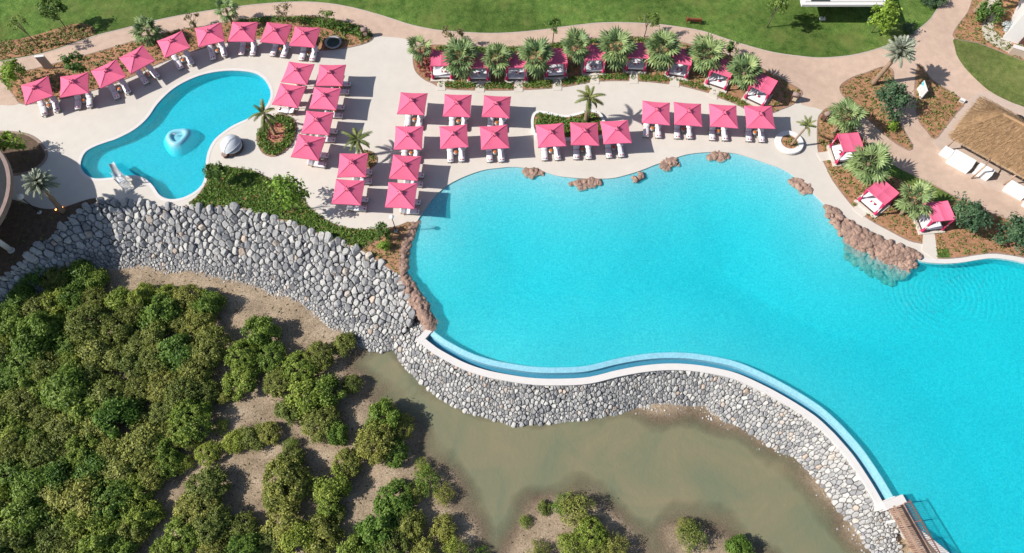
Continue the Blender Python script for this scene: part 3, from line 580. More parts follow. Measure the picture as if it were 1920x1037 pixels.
RB_FOOT = GL([(703, 660), (740, 655), (755, 685), (780, 708), (810, 735), (840, 754), (878, 774), (916, 783), (966, 799), (1041, 792), (1100, 787), (1150, 777), (1200, 763), (1250, 760), (1318, 760), (1335, 778), (1395, 804), (1443, 836), (1490, 856), (1535, 905), (1570, 955), (1603, 992), (1625, 1028), (1660, 1050), (1692, 1050)], -3.05)
split = GL([(745, 560), (715, 600), (700, 640)], -1.8)
a_top = rip_top + GL([(752, 538)], -.3)
a_foot = rip_foot
a_poly = ccw(a_top + GL([(766, 568), (774, 592)], -.8) + GL([(762, 625), (742, 652)], -2.6) + a_foot[::-1])
fa = slope_fn(a_top + GL([(766, 563), (786, 595)], -.5), a_foot, -.10, -3.0)
dfoot = lambda P_: dist_line(P_, a_foot)
def ra(P_):
    d = dfoot(P_); return np.where(d < 1.3, .085 + .035 * d, np.where(d < 2.4, .165, .245)) * np.where(P_[:, 0] > -12.5, .86, 1)
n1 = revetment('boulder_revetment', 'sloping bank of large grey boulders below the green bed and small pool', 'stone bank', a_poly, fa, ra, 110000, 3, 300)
b_top = RB_TOP[3:]; b_poly = ccw(GL([(786, 597)], -.8) + b_top + GL([(1676, 962), (1692, 1000)], -1) + RB_FOOT[::-1][:-1] + GL([(764, 628), (776, 596)], -2.4))
fb = slope_fn(b_top, RB_FOOT, -.55, -3.08)
def rb(P_):
    return np.where(P_[:, 0] < -8, .16, .125) * (1 + .12 * np.sin(P_[:, 0] * .9))
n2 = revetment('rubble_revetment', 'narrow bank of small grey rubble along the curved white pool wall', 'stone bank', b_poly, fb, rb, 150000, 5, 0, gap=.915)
# stray stones at the water line
mb = MB(); rnd = random.Random(11); tones = []
for p in smooth(RB_FOOT, False, 5):
    for _ in range(2):
        x, y = p[0] + rnd.gauss(0, .45), p[1] - abs(rnd.gauss(0, .45)); r = rnd.uniform(.04, .13); z = float(mud_z(np.array([[x, y]]))[0])
        V, F, m = stone_geo([(math.cos(t) * r, math.sin(t) * r) for t in np.linspace(0, 6.28, 7)[:-1]], r, (0, 0), rnd, n=6); mb.add([(a[0] + x, a[1] + y, a[2] + z) for a in V], F); tones += [rnd.uniform(.4, .9)] * len(F)
me = mb.mesh('shore_pebbles', 'stone'); settone(me, tones); tag(link('shore_pebbles', me), 'scattered pebbles in the mud at the foot of the rubble bank', 'pebbles', kind='stuff')

# ------------------------------------------------------------------ pink-brown rockwork round the large pool
import bmesh
def ico(sub):
    bm = bmesh.new(); bmesh.ops.create_icosphere(bm, subdivisions=sub, radius=1); V = np.array([v_.co[:] for v_ in bm.verts]); F = [tuple(v_.index for v_ in f_.verts) for f_ in bm.faces]; bm.free(); return V, F
ICO = ico(2)
def lump(mb, c, s, rnd):
    V = ICO[0].copy(); ph = np.array([rnd.uniform(0, 6.28) for _ in range(6)])
    k = 1 + .20 * np.sin(V[:, 0] * 3.1 + ph[0]) * np.sin(V[:, 1] * 2.7 + ph[1]) + .13 * np.sin(V[:, 2] * 5.3 + ph[2] + V[:, 0] * 4) + .07 * np.sin(V[:, 1] * 9 + ph[3]) + .06 * np.sin(V[:, 0] * 11 + ph[4])
    for _ in range(10):                              # chipped flats
        d = np.array([rnd.gauss(0, 1), rnd.gauss(0, 1), abs(rnd.gauss(0, 1))]); d /= np.linalg.norm(d); k = np.minimum(k, rnd.uniform(.66, .95) / np.maximum(V @ d, .05))
    V = V * k[:, None] * np.array(s); a = rnd.uniform(0, 6.28); ca, sa = math.cos(a), math.sin(a)
    V = np.c_[V[:, 0] * ca - V[:, 1] * sa, V[:, 0] * sa + V[:, 1] * ca, V[:, 2]] + np.array(c); mb.add(V.tolist(), ICO[1])
def rock_run(name, label, poly, n, size, ztop, zbot, seed, crest=None):
    rnd = random.Random(seed); poly = ccw(poly); P_ = np.array(poly); r_ = np.random.default_rng(seed); mb = MB(); C = r_.uniform(P_.min(0), P_.max(0), (n * 12, 2)); C = C[inside(C, poly)][:n]
    d = dist_line(C, poly, True)
    for (x, y), e in zip(C, d):
        s = rnd.uniform(.6, 1.25) * size; t = min(1, e / (size * 1.6)); z = zbot + (ztop - zbot) * (.35 + .65 * t) * rnd.uniform(.75, 1.1)
        if crest is not None: z = crest(x, y) + rnd.uniform(-.12, .15)
        lump(mb, (x, y, z - s * .45), (s, s * rnd.uniform(.7, 1.1), s * rnd.uniform(.36, .6)), rnd)
    core = offset(poly, -.12); top = (ztop * .35 + zbot * .65) if crest is None else None
    if top is not None: mb.sheet(core, top, top + 1.6)
    return tag(mb.build(name, 'rock'), label, 'rock')
rock_run('rock_wall', 'ridge of reddish rocks walling the left end of the large pool', GL([(771, 415), (783, 413), (777, 435), (767, 458), (763, 488), (762, 515), (774, 528), (787, 550), (799, 563), (804, 580), (816, 600), (812, 617), (801, 619), (786, 596), (766, 564), (752, 541), (748, 500), (750, 465), (756, 450)], .1), 330, .36, .35, -.2, 21)
spit = GL([(1545, 388), (1560, 390), (1580, 408), (1620, 434), (1665, 456), (1700, 468), (1724, 480), (1712, 502), (1690, 527), (1668, 522), (1632, 507), (1600, 490), (1589, 474), (1592, 455), (1570, 430), (1552, 406)], 0)
back = smooth(GL([(1548, 386), (1570, 404), (1600, 425), (1640, 448), (1678, 463), (1724, 480)]), False, 3)
def spit_z(x, y):
    d = float(dist_line(np.array([[x, y]]), back)[0]); return .38 - max(0, d - .95) * .43
rock_run('rock_spit', 'long spit of reddish rocks sloping into the large pool below the daybeds', spit, 420, .44, .4, -.3, 22, spit_z)
for i, (px, py, w_, h_, ro, lab) in enumerate([(1001, 322, 17, 8, -5, 'reddish rock cluster on the pool edge, leftmost of five'), (1100, 342, 27, 8, 3, 'long flat reddish rock cluster on the pool edge below the middle loungers'), (1197, 332, 14, 8, 35, 'small reddish rock cluster at the pool edge between two larger ones'), (1255, 305, 17, 9, 20, 'reddish rock cluster at the pool edge, second from right of five'), (1348, 291, 18, 7, 5, 'reddish rock cluster at the pool edge below the row of four parasols'), (1503, 348, 21, 9, -35, 'reddish rock slab on the pool edge beyond the round planter')]):
    p = G(px, py); k = 15.5; a = [(p.x + (math.cos(t) * w_ / k) * math.cos(R(ro)) - math.sin(t) * h_ / k * 1.2 * math.sin(R(ro)), p.y + (math.cos(t) * w_ / k) * math.sin(R(ro)) + math.sin(t) * h_ / k * 1.2 * math.cos(R(ro))) for t in np.linspace(0, 6.28, 15)[:-1]]
    if i == 2:
        mb = MB(); rnd = random.Random(5)
        for dx, dy, s in ((-.3, -.35, .42), (.1, -.1, .4), (-.5, -.1, .3), (.35, .3, .34), (.5, .0, .28), (.2, .5, .26)): lump(mb, (p.x + dx, p.y + dy, .0), (s, s * .9, s * .8), rnd)
        tag(mb.build('pool_rock', 'rock'), lab, 'rock', 'rock clusters along the pool edge')
    else: o = rock_run('pool_rock', lab, a, 24, .42, .32, -.15, 30 + i); o['group'] = 'rock clusters along the pool edge'

# ================================================================== VEGETATION
def crown_geo(Rr, nclump, nleaf, leaf, flat=.8, zmin=-.25, up=.6, clump=.34, inner=.55):
    d = unit(rng.normal(size=(nclump * 3, 3))); d = d[d[:, 2] > zmin][:nclump]; cc = d * Rr * rng.uniform(inner, .95, (len(d), 1)) * np.array([1, 1, flat]); rc = Rr * clump * rng.uniform(.6, 1.25, len(d))
    k = rng.integers(0, len(d), nleaf); u = unit(rng.normal(size=(nleaf, 3))); pos = cc[k] + u * (rc[k] * np.where(rng.random(nleaf) < .08, rng.uniform(1.0, 1.45, nleaf), rng.uniform(.4, 1.05, nleaf)))[:, None]
    tone = np.clip(.5 + .16 * rng.normal(size=nleaf) + (rng.uniform(-.22, .22, len(d)))[k], 0, 1)
    return leaves(pos, leaf, unit(u * .7 + unit(pos)) * 1.7, up), tone, cc
def crown_mesh(name, m, *a, **k):
    V, t, cc = crown_geo(*a, **k); return quads(name, V, t, m), cc
MANG = [crown_mesh('crown', 'mangrove_leaf', 2.2, int(n_), 7600, .145, flat=fl, zmin=-.05, clump=cl_) for n_, fl, cl_ in ((26, .75, .36), (34, .85, .30), (22, .7, .40), (40, .8, .28), (30, .95, .32))]
MANGO = [crown_mesh('crown', 'mangrove_olive', 2.2, int(n_), 6200, .14, flat=fl, zmin=-.05, clump=cl_) for n_, fl, cl_ in ((30, .75, .32), (38, .8, .28), (24, .7, .36))]
DOME = [crown_mesh('crown', m_, 2.2, 95, 8200, .115, flat=.72, zmin=-.02, clump=.19, inner=.74) for m_ in ('mangrove_olive', 'mangrove_leaf', 'mangrove_olive')]
THIN = [crown_mesh('crown', m_, 2.2, 75, 2900, .10, flat=.7, zmin=-.02, clump=.22, inner=.5) for m_ in ('mangrove_olive', 'mangrove_leaf')]
def stems(n, h, rad, spread, rnd):
    mb = MB()
    for i in range(n):
        a = rnd.uniform(0, 6.28); s = rnd.uniform(.3, 1) * spread
        mb.tube([(0.1 * math.cos(a), .1 * math.sin(a), -.1), (s * .4 * math.cos(a), s * .4 * math.sin(a), h * .5), (s * math.cos(a + .3), s * math.sin(a + .3), h)], [rad, rad * .7, rad * .35], 5)
    return mb
rnd = random.Random(4)
STEMS = [stems(6, 1.7, .07, 1.2, rnd).mesh('trunk', 'bark') for _ in range(3)]
def mangrove(px, py, rp, label, group, olive=False, rnd=random.Random(9)):
    sc_ = rp / 20.5 / (2.12 if 'closed grove' in label else 2.65 if 'bottom row' in label else 2.45); p = G(px, py, -3 + 1.5 * sc_); z = float(mud_z(np.array([[p.x, p.y]]))[0])
    t = thing('mangrove_tree', label, 'mangrove', (p.x, p.y, z), rnd.uniform(0, 6.28), group); t.scale = (sc_ * rnd.uniform(.92, 1.08), sc_ * rnd.uniform(.92, 1.08), sc_ * rnd.uniform(.85, 1.15))
    link('trunk', rnd.choice(STEMS), t); link('crown', rnd.choice(THIN if ('spit' in label or 'sparse' in label or 'low mangrove' in label) and rnd.random() < .75 else DOME if rnd.random() < (.45 if 'closed grove' in label else .7) else MANGO if olive else MANG)[0], t, (0, 0, .85)); return t
# dense grove at the left, filled by spacing; looser trees where the photograph has them
EXTRA = [(15, 522, 34), (62, 520, 34), (105, 520, 32), (148, 518, 32), (182, 528, 28), (30, 560, 36), (-20, 545, 36)]
GROVE = [(-70, 560), (20, 535), (60, 525), (120, 520), (165, 512), (215, 540), (260, 548), (330, 542), (390, 552), (408, 590), (405, 650), (385, 720), (385, 790), (330, 850), (300, 900), (285, 980), (250, 1090), (-70, 1090)]
r_ = np.random.default_rng(12); got = list(EXTRA)
for x, y, s in np.c_[r_.uniform(-70, 415, 9000), r_.uniform(500, 1090, 9000), r_.uniform(27, 47, 9000)]:
    if all((x - a) ** 2 + (y - b) ** 2 > (.53 * (s + c_)) ** 2 for a, b, c_ in got): got.append((x, y, s))
gm = inside(np.array(got)[:, :2], GROVE); gm[:len(EXTRA)] = True
for (x, y, s), ok in zip(got, gm):
    if ok and not (255 < x < 300 and 595 < y < 625): mangrove(x, y, s, 'olive green mangrove in the closed grove filling the lower left corner', 'mangroves of the lower left grove', r_.random() < .30)
SPOTS = {'mangrove in the clump between the grove and the muddy creek': [(490, 620, 44), (455, 668, 40), (452, 712, 40), (508, 668, 36), (520, 716, 34), (560, 690, 42), (598, 668, 36), (645, 644, 28), (572, 742, 44), (622, 735, 40), (540, 770, 32), (600, 790, 42), (635, 812, 28), (420, 745, 16), (382, 735, 36), (660, 720, 22)],
 'mangrove hanging over the left bank of the creek': [(718, 782, 44), (705, 828, 46), (752, 800, 30), (740, 848, 30)],
 'low mangrove on the bare sand between grove and creek': [(438, 828, 26), (472, 820, 28), (505, 812, 26), (545, 835, 20), (360, 830, 22), (390, 850, 26), (340, 870, 26), (415, 800, 18)],
 'rounded mangrove on sand in the bottom row left of the creek': [(545, 862, 32), (535, 900, 48), (520, 932, 36), (562, 905, 36), (650, 868, 32), (622, 905, 40), (612, 944, 34), (632, 962, 20), (740, 940, 46), (715, 980, 50), (765, 985, 36), (735, 1020, 40), (385, 915, 46), (368, 955, 52), (400, 985, 46), (345, 1000, 44), (532, 985, 42), (505, 1015, 36), (562, 1020, 44), (602, 1008, 42), (455, 990, 34), (462, 1030, 40), (310, 1035, 36), (400, 1040, 40), (660, 1035, 38), (700, 1045, 30)],
 'sparse mangrove at the edge of the creek near bottom centre': [(800, 900, 34), (775, 925, 24), (830, 925, 26), (790, 870, 16), (832, 990, 28), (800, 1035, 30), (855, 1035, 32), (900, 1042, 22)],
 'mangrove bush on the sandy spit at bottom centre': [(1083, 955, 40), (1058, 945, 26), (1020, 952, 14), (985, 978, 15), (1108, 1000, 34), (1075, 1025, 36), (1010, 1035, 26), (1150, 1030, 34), (1060, 1012, 16), (1120, 1035, 34)],
 'lone mangrove bush standing right of the sandy spit': [(1300, 1008, 36), (1288, 990, 22)],
 'small mangrove cut by the bottom edge, farthest right': [(1385, 1032, 28)]}
OWN = {(718, 782): 'upper mangrove of the creek bank clump, broad crown', (705, 828): 'lower left mangrove of the creek bank clump, widest crown', (752, 800): 'rightmost mangrove of the creek bank clump, shading the water', (740, 848): 'lowest mangrove of the creek bank clump',
 (1083, 955): 'largest mangrove on the sandy spit, at its tip', (1058, 945): 'mangrove half hidden left of the largest one on the spit', (1020, 952): 'small round bush left of the spit tip', (985, 978): 'small yellowish bush farthest left on the spit', (1108, 1000): 'mangrove just below the largest one on the spit', (1075, 1025): 'mangrove at the foot of the spit cut by the bottom edge', (1010, 1035): 'low mangrove at the left foot of the spit', (1150, 1030): 'rightmost mangrove on the spit, at the bottom edge', (1060, 1012): 'tiny sparse bush in the middle of the spit', (1120, 1035): 'bottom edge mangrove second from right on the spit',
 (1300, 1008): 'larger of the two bushes right of the spit', (1288, 990): 'smaller of the two bushes right of the spit', (490, 620): 'topmost mangrove of the clump right of the grove', (645, 644): 'round mangrove alone at the foot of the boulders', (600, 790): 'bright green mangrove at the lower end of the middle clump', (382, 735): 'mangrove at the right edge of the grove beside bare sand', (420, 745): 'tiny bush on bare sand between grove and middle clump',
 (385, 915): 'top of the tall yellow green mangrove right of the grove', (535, 900): 'large dome mangrove standing on the bare sand', (740, 940): 'tall mangrove crown nearest the creek in the bottom row', (438, 828): 'left bush of three in a line on bare sand', (472, 820): 'middle bush of three in a line on bare sand', (505, 812): 'right bush of three in a line on bare sand', (800, 900): 'sparse mangrove bulging into the creek', (832, 990): 'low dark bush right of the bottom row beside the creek', (622, 905): 'mangrove right of the large dome on the sand', (650, 868): 'dark green mangrove right of the large dome, upper one'}
for lab, l in SPOTS.items():
    for i, (x, y, s) in enumerate(l): mangrove(x, y, s, OWN.get((x, y), lab), lab + ' group' if len(l) > 1 else None, i % 3 == 1 or 'sandy' in lab or 'sparse' in lab)
# dead twigs and shoots on the mud
C = r_.uniform((-45, 2), (12, 36), (5200, 2)); C = C[mud_z(C) > SEA_Z + .03]; C = C[~inside(C, shore)]; zc = mud_z(C)
V = leaves(np.c_[C, zc + .05], .14, None, 1.5, .3); tag(link('leaf_litter', quads('leaf_litter', V, rng.uniform(0, .7, len(V)), 'dry_leaf')), 'dry leaf litter strewn over the sand between the mangroves', 'leaf litter', kind='stuff')

# ground cover ----------------------------------------------------------
def cover(poly, z, step, size, m, label, nleaf=7, jit=.32, keep=1.0, hgt=.16, holes=(), spread=.55):
    P_ = np.array(poly); lo, hi = P_.min(0), np.minimum(P_.max(0), [70, 75]); lo = np.maximum(lo, [-72, -5]); gx, gy = np.meshgrid(np.arange(lo[0], hi[0], step), np.arange(lo[1], hi[1], step))
    gx[::2] += step * .5; C = np.c_[gx.ravel(), gy.ravel()]; C += rng.normal(0, jit * step, C.shape); C = C[inside(C, offset(poly, -.08))]
    for h_ in holes: C = C[~inside(C, h_)]
    pat = np.sin(C[:, 0] * .9 + 1.7 * np.sin(C[:, 1] * .6)) * np.sin(C[:, 1] * 1.1 + C[:, 0] * .3); C = C[(rng.random(len(C)) < keep + .18 * pat)]
    n = len(C); k = np.repeat(np.arange(n), nleaf); s = size * rng.uniform(.6, 1.35, n); off = rng.normal(size=(n * nleaf, 2)) * (s[k] * spread)[:, None]
    pos = np.c_[C[k] + off, z + hgt * s[k] / size * rng.uniform(.2, 1, n * nleaf)]; tone = np.clip(.45 + .2 * rng.normal(size=n)[k] * .6 + .15 * rng.normal(size=n * nleaf), 0, 1)
    return tag(link('ground_cover', quads('ground_cover', leaves(pos, s[k] * .55, None, 1.2, .55), tone, m)), label, 'ground cover', kind='stuff')
STRIPS = [[(835, 153), (891, 154), (891, 168), (835, 166)], [(909, 154), (963, 154), (963, 168), (909, 168)], [(981, 152), (1035, 151), (1035, 165), (981, 167)], [(1053, 146), (1105, 142), (1106, 155), (1053, 162)], [(1123, 138), (1179, 138), (1179, 151), (1123, 151)], [(1197, 138), (1254, 143), (1253, 156), (1197, 151)], [(1275, 148), (1331, 163), (1326, 172), (1274, 159)], [(1349, 171), (1402, 194), (1396, 203), (1345, 181)]]
strips = [ccw(GL(p)) for p in STRIPS]
for i, p in enumerate(strips): cover(p, .04, .17, .16, 'hedge_leaf' if i < 6 else 'ground_leaf', 'clipped green strip before the daybeds, %s from left' % ('first second third fourth fifth sixth seventh eighth'.split()[i]), 7, .35, 1.0, .16)
oc = lambda key, *a, **k: cover(BEDS[key][0], BEDS[key][1], *a, **k)
oc('cabana', .40, .17, 'ground_leaf', 'patchy green ground cover round the row of daybeds', keep=.62, holes=strips)
oc('arc', .36, .19, 'ground_leaf', 'low ground cover in the arc bed behind the parasols', keep=.66)
hp = ccw(smooth(GL([(440, 41), (491, 35), (541, 33), (591, 33), (629, 40), (666, 48), (686, 56), (697, 68), (686, 76), (650, 66), (600, 52), (541, 42), (491, 43), (450, 47)]), True, 3)); cover(hp, .05, .19, .19, 'hedge_leaf', 'dense green hedge band along the curved path', 7, .35, 1, .3)
hp = ccw(GL([(820, 86), (900, 90), (970, 89), (1033, 84), (1071, 77), (1118, 74), (1179, 71), (1250, 76), (1250, 84), (1179, 79), (1118, 82), (1071, 87), (1033, 95), (970, 101), (900, 103), (820, 98)])); cover(hp, .05, .2, .19, 'hedge_leaf', 'dark green hedge band between the palms and the path', 7, .35, 1, .3)
fp = ccw(smooth(GL([(779, 104), (800, 92), (815, 95), (815, 120), (814, 150), (800, 148), (784, 134)]), True, 3)); cover(fp, .05, .26, .2, 'flower_leaf', 'crimson flowering shrubs at the left tip of the daybed bed', 8, .35, .8, .3)
oc('grassy', .30, .20, 'olive_cover', 'olive grassy planting on the lawn edge at upper left', keep=.85)
vg = ccw(smooth(GL([(1661, 302), (1681, 314), (1716, 332), (1753, 351), (1789, 371), (1779, 381), (1753, 378), (1716, 352), (1690, 338), (1664, 326)]), True, 3))
oc('bank', .36, .17, 'olive_cover', 'olive ground cover rows round the three right-hand daybeds', keep=.80, holes=[vg] + [GL(p) for p in WALK[8:]])
oc('fork', .36, .17, 'olive_cover', 'rows of low plants in the bed under the silver palm', keep=.85)
oc('wedge', .34, .17, 'olive_cover', 'rows of low plants in the wedge bed with the sign', keep=.85)
oc('villa', .42, .2, 'olive_cover', 'low plants in the bed before the white villa', keep=.75)
oc('shade', .5, .14, 'ground_leaf', 'sparse seedlings in the dark shaded bed at left', keep=.30)
oc('slope_green', .16, .20, 'hedge_leaf', 'thick green ground cover between the small pool and the boulders', keep=.92, hgt=.10)
oc('slope_bare', .36, .15, 'ground_leaf', 'rows of seedlings on bare orange soil beside the rock wall', keep=.85)
oi_in = ccw(smooth(GL([(512, 235), (530, 233), (536, 248), (530, 266), (512, 273), (502, 262), (503, 246)]), True, 3)); oc('oval', .17, .19, 'hedge_leaf', 'green hedge ring in the oval bed under the leaning coconut palm', keep=1.1, hgt=.3, holes=[oi_in]); cover(oi_in, .05, .3, .2, 'flower_leaf', 'dark red plants in the middle of the oval bed', 7, .3, .55, .25)
oc('small_oval', .24, .17, 'ground_leaf', 'low plants in the small oval bed at a palm foot', keep=.9)
oc('tree_ring', .6, .12, 'ground_leaf', 'few seedlings in the dark round bed at left', keep=.3)

# trees and shrubs --------------------------------------------------------
CROWNS = {k: [crown_mesh('crown', k, 1.0, nc, nl, lf, flat=.85, zmin=-.5, clump=cl_, inner=.4)[0] for nc, nl, lf, cl_ in v_] for k, v_ in {'tree_leaf': [(16, 900, .12, .34), (12, 620, .12, .32)], 'lime_leaf': [(20, 1200, .10, .32), (14, 800, .11, .34)], 'dark_leaf': [(24, 1800, .085, .34)], 'dry_leaf': [(12, 330, .10, .36)], 'pale_leaf': [(16, 900, .1, .35)]}.items()}
SPARSE = {k: crown_mesh('crown', k, 1.0, 11, 330, .11, flat=.9, zmin=-.6, clump=.26, inner=.5)[0] for k in ('tree_leaf', 'lime_leaf', 'dry_leaf')}
def tree(bx, by, h, r, m, label, cat='tree', lean=(0, 0), sparse=False, name='garden_tree', var=0, zb=.03):
    p = G(bx, by); t = thing(name, label, cat, (p.x, p.y, zb)); rnd = random.Random(int(bx * 7 + by)); mb = MB(); tx, ty = lean
    mb.tube([(0, 0, -.05), (tx * .5 + .04, ty * .5, h * .5), (tx, ty, h)], [.035 + .012 * h, .03 + .008 * h, .03], 7)
    for i in range(6):
        a = i * 1.05 + rnd.random(); e = rnd.uniform(.5, .85) * r; z0 = h * rnd.uniform(.45, .8); f_ = z0 / h
        mb.tube([(tx * f_, ty * f_, z0), (tx + math.cos(a) * e * .6, ty + math.sin(a) * e * .6, h + r * .05), (tx + math.cos(a) * e, ty + math.sin(a) * e, h + r * rnd.uniform(.1, .5))], [.03, .02, .01], 5)
    mb.build('trunk', 'bark', t, sm=True)
    c_ = link('crown', SPARSE[m] if sparse else CROWNS[m][var % len(CROWNS[m])], t, (tx, ty, h + r * .15), rnd.uniform(0, 6)); c_.scale = (r, r, r * rnd.uniform(.85, 1.05)); return t
tree(125, 54, 2.6, 1.6, 'tree_leaf', 'leafy dark tree on the lawn edge at upper left')
tree(73, 89, 4.0, 1.1, 'tree_leaf', 'thin tall sapling left of the leafy lawn tree', sparse=True)
tree(52, 163, 1.9, 1.7, 'lime_leaf', 'bright green tree behind the leftmost parasol')
tree(160, 140, 1.9, 1.45, 'tree_leaf', 'round green tree behind the second parasol of the arc')
tree(44, 290, 1.9, 1.6, 'lime_leaf', 'young lime green tree in the round shaded bed', var=1)
tree(371, 56, 1.3, 1.1, 'dry_leaf', 'reddish half-bare sapling beside the path above the parasols', sparse=True)
tree(540, 42, 1.7, 1.2, 'dry_leaf', 'yellowish sapling in the hedge band below the curved path')
tree(616, 52, 1.7, 1.3, 'tree_leaf', 'green sapling at the right end of the hedge band', sparse=True)
tree(1036, 82, 2.8, 1.05, 'tree_leaf', 'slender sapling rising behind the fourth daybed', var=1)
tree(852, 84, 1.7, 1.3, 'dry_leaf', 'sparse dry sapling behind the first daybed', sparse=True)
tree(1208, 69, 2.5, 1.25, 'tree_leaf', 'light green sapling on the path edge behind the sixth daybed', sparse=True)
tree(1366, 106, 1.4, .9, 'tree_leaf', 'short sapling by the path near the eighth daybed', var=1)
tree(1438, 52, 3.6, 1.5, 'tree_leaf', 'round lawn tree right of the red bench')
tree(1633, 62, 2.4, 2.0, 'lime_leaf', 'broad bright green tree by the white pavilion')
tree(1660, 206, 1.6, 2.15, 'dark_leaf', 'dense dark green tree in the bed under the silver palm')
tree(1667, 240, .4, .75, 'lime_leaf', 'small bright shrub below the dense dark tree', 'shrub', name='garden_shrub')
tree(552, 394, 3.0, 2.1, 'lime_leaf', 'lime green tree leaning over the deck from the green slope')
tree(418, 344, 1.8, 1.2, 'tree_leaf', 'dark green tree on the slope beside the small pool')
tree(719, 445, .9, 1.0, 'tree_leaf', 'dark leafy shrub at the foot of the lamp post', 'shrub', name='garden_shrub')
tree(722, 468, .4, .75, 'lime_leaf', 'yellow green shrub on the bare orange soil', 'shrub', name='garden_shrub')
tree(1790, 424, 2.0, 2.05, 'dark_leaf', 'dark flowering tree beside the lowest right daybed')
tree(1886, 452, 1.4, 1.8, 'dark_leaf', 'dark flowering tree at the right edge of the picture')
tree(1915, 440, 1.6, 1.3, 'dark_leaf', 'dark bush cut by the right edge of the picture', 'shrub', name='garden_shrub')
tree(1848, 40, 1.0, 1.7, 'tree_leaf', 'feathery green shrub beside the white pebbles', 'shrub', name='garden_shrub')
tree(1880, 58, .6, .9, 'pale_leaf', 'pale silvery shrub against the white villa', 'shrub', name='garden_shrub')
tree(1700, 58, .3, .8, 'dark_leaf', 'dark low shrub at the lawn corner by the path fork', 'shrub', name='garden_shrub')
for i, (x, y, s_) in enumerate([(1757, 10, .9), (1740, 12, .8), (1728, 4, .9)]): tree(x, y, .5, s_, 'dark_leaf', ('dark hedge shrub beside the path at the top, ' + ['nearest the path', 'middle of three', 'farthest from the path'][i]), 'shrub', name='garden_shrub')

# palms -------------------------------------------------------------------
def fan_frond(seed, L=.95, Rf=1.05, n=13):
    r_ = random.Random(seed); V = []; 
    V.append([(0, -.025, 0), (0, .025, 0), (L * .55, .02, -.02), (L * .55, -.02, -.02)]); V.append([(L * .55, -.02, -.02), (L * .55, .02, -.02), (L, .02, -.08), (L, -.02, -.08)])
    for i in range(n):
        a = (i / (n - 1) - .5) * R(215); l = Rf * (1 - .25 * abs(a) / 2) * r_.uniform(.9, 1.08); w_ = .105; dx, dy = math.cos(a), math.sin(a); nx, ny = -dy, dx; up = .05 if i % 2 else -.02
        b = (L, 0, -.08); m1 = (L + dx * l * .6, dy * l * .6, -.10 + up - .10 * l); t_ = (L + dx * l * (1.0), dy * l, -.30 * l - .12 + r_.uniform(-.08, .04))
        V.append([b, (m1[0] + nx * w_, m1[1] + ny * w_, m1[2] - .03), m1, b]); V.append([b, m1, (m1[0] - nx * w_, m1[1] - ny * w_, m1[2] - .03), b])
        V.append([m1, (m1[0] + nx * w_, m1[1] + ny * w_, m1[2] - .03), t_, m1]); V.append([m1, t_, (m1[0] - nx * w_, m1[1] - ny * w_, m1[2] - .03), m1])
    me = MB(); me = bpy.data.meshes.new('frond'); vv = []; ff = []; tn = []
    for q_ in V:
        o_ = len(vv); pts = []
        for p in q_:
            if p not in pts: pts.append(p)
        vv += pts; ff.append(tuple(range(o_, o_ + len(pts)))); tn.append(min(1, max(0, r_.gauss(.55, .2))))
    me.from_pydata(vv, [], ff); settone(me, tn); me.materials.append(MATS['fan_leaf']); return me
FAN = [fan_frond(i) for i in range(3)]
def feather(seed, L, droop, nl, ll, m, stiff=.35):
    r_ = random.Random(seed); P_ = []; 
    for i in range(9): t = i / 8; P_.append(Vector((L * (t - .12 * t * t), 0, L * (stiff * t - droop * t * t))))
    vv, ff, tn = [], [], []
    def addq(q_, t_): o_ = len(vv); vv.extend([tuple(p) for p in q_]); ff.append(tuple(range(o_, o_ + len(q_)))); tn.append(t_)
    for a, b in zip(P_[:-1], P_[1:]): addq([a + Vector((0, -.02, .01)), a + Vector((0, .02, .01)), b + Vector((0, .015, .01)), b + Vector((0, -.015, .01))], .8)
    for i in range(nl):
        t = .14 + .86 * i / (nl - 1); k = t * 8; j = min(7, int(k)); p = P_[j].lerp(P_[j + 1], k - j); d = (P_[j + 1] - P_[j]).normalized(); l = ll * (1 - .55 * abs(t - .42) ** 1.2) * r_.uniform(.85, 1.1) * (1 if t < .9 else .7)
        for s in (-1, 1):
            e = (d * .65 + Vector((0, s, 0)) * .75 + Vector((0, 0, -.18))).normalized() * l + Vector((0, 0, -.22 * l)); w_ = d * .035 * (1 if ll < .5 else 1.3)
            addq([p - w_, p + w_, p + e * .6 + w_ * .8 + Vector((0, 0, .02)), p + e, p + e * .6 - w_ * .8], min(1, max(0, r_.gauss(.5, .2))))
    me = bpy.data.meshes.new('frond'); me.from_pydata(vv, [], ff); settone(me, tn); me.materials.append(MATS[m]); return me
COCO = [feather(i, 2.0, .75 + .1 * i, 26, .52, 'coco_leaf') for i in range(3)]
DATE = [feather(10 + i, 1.9, .55, 30, .36, 'date_leaf', .5) for i in range(2)]
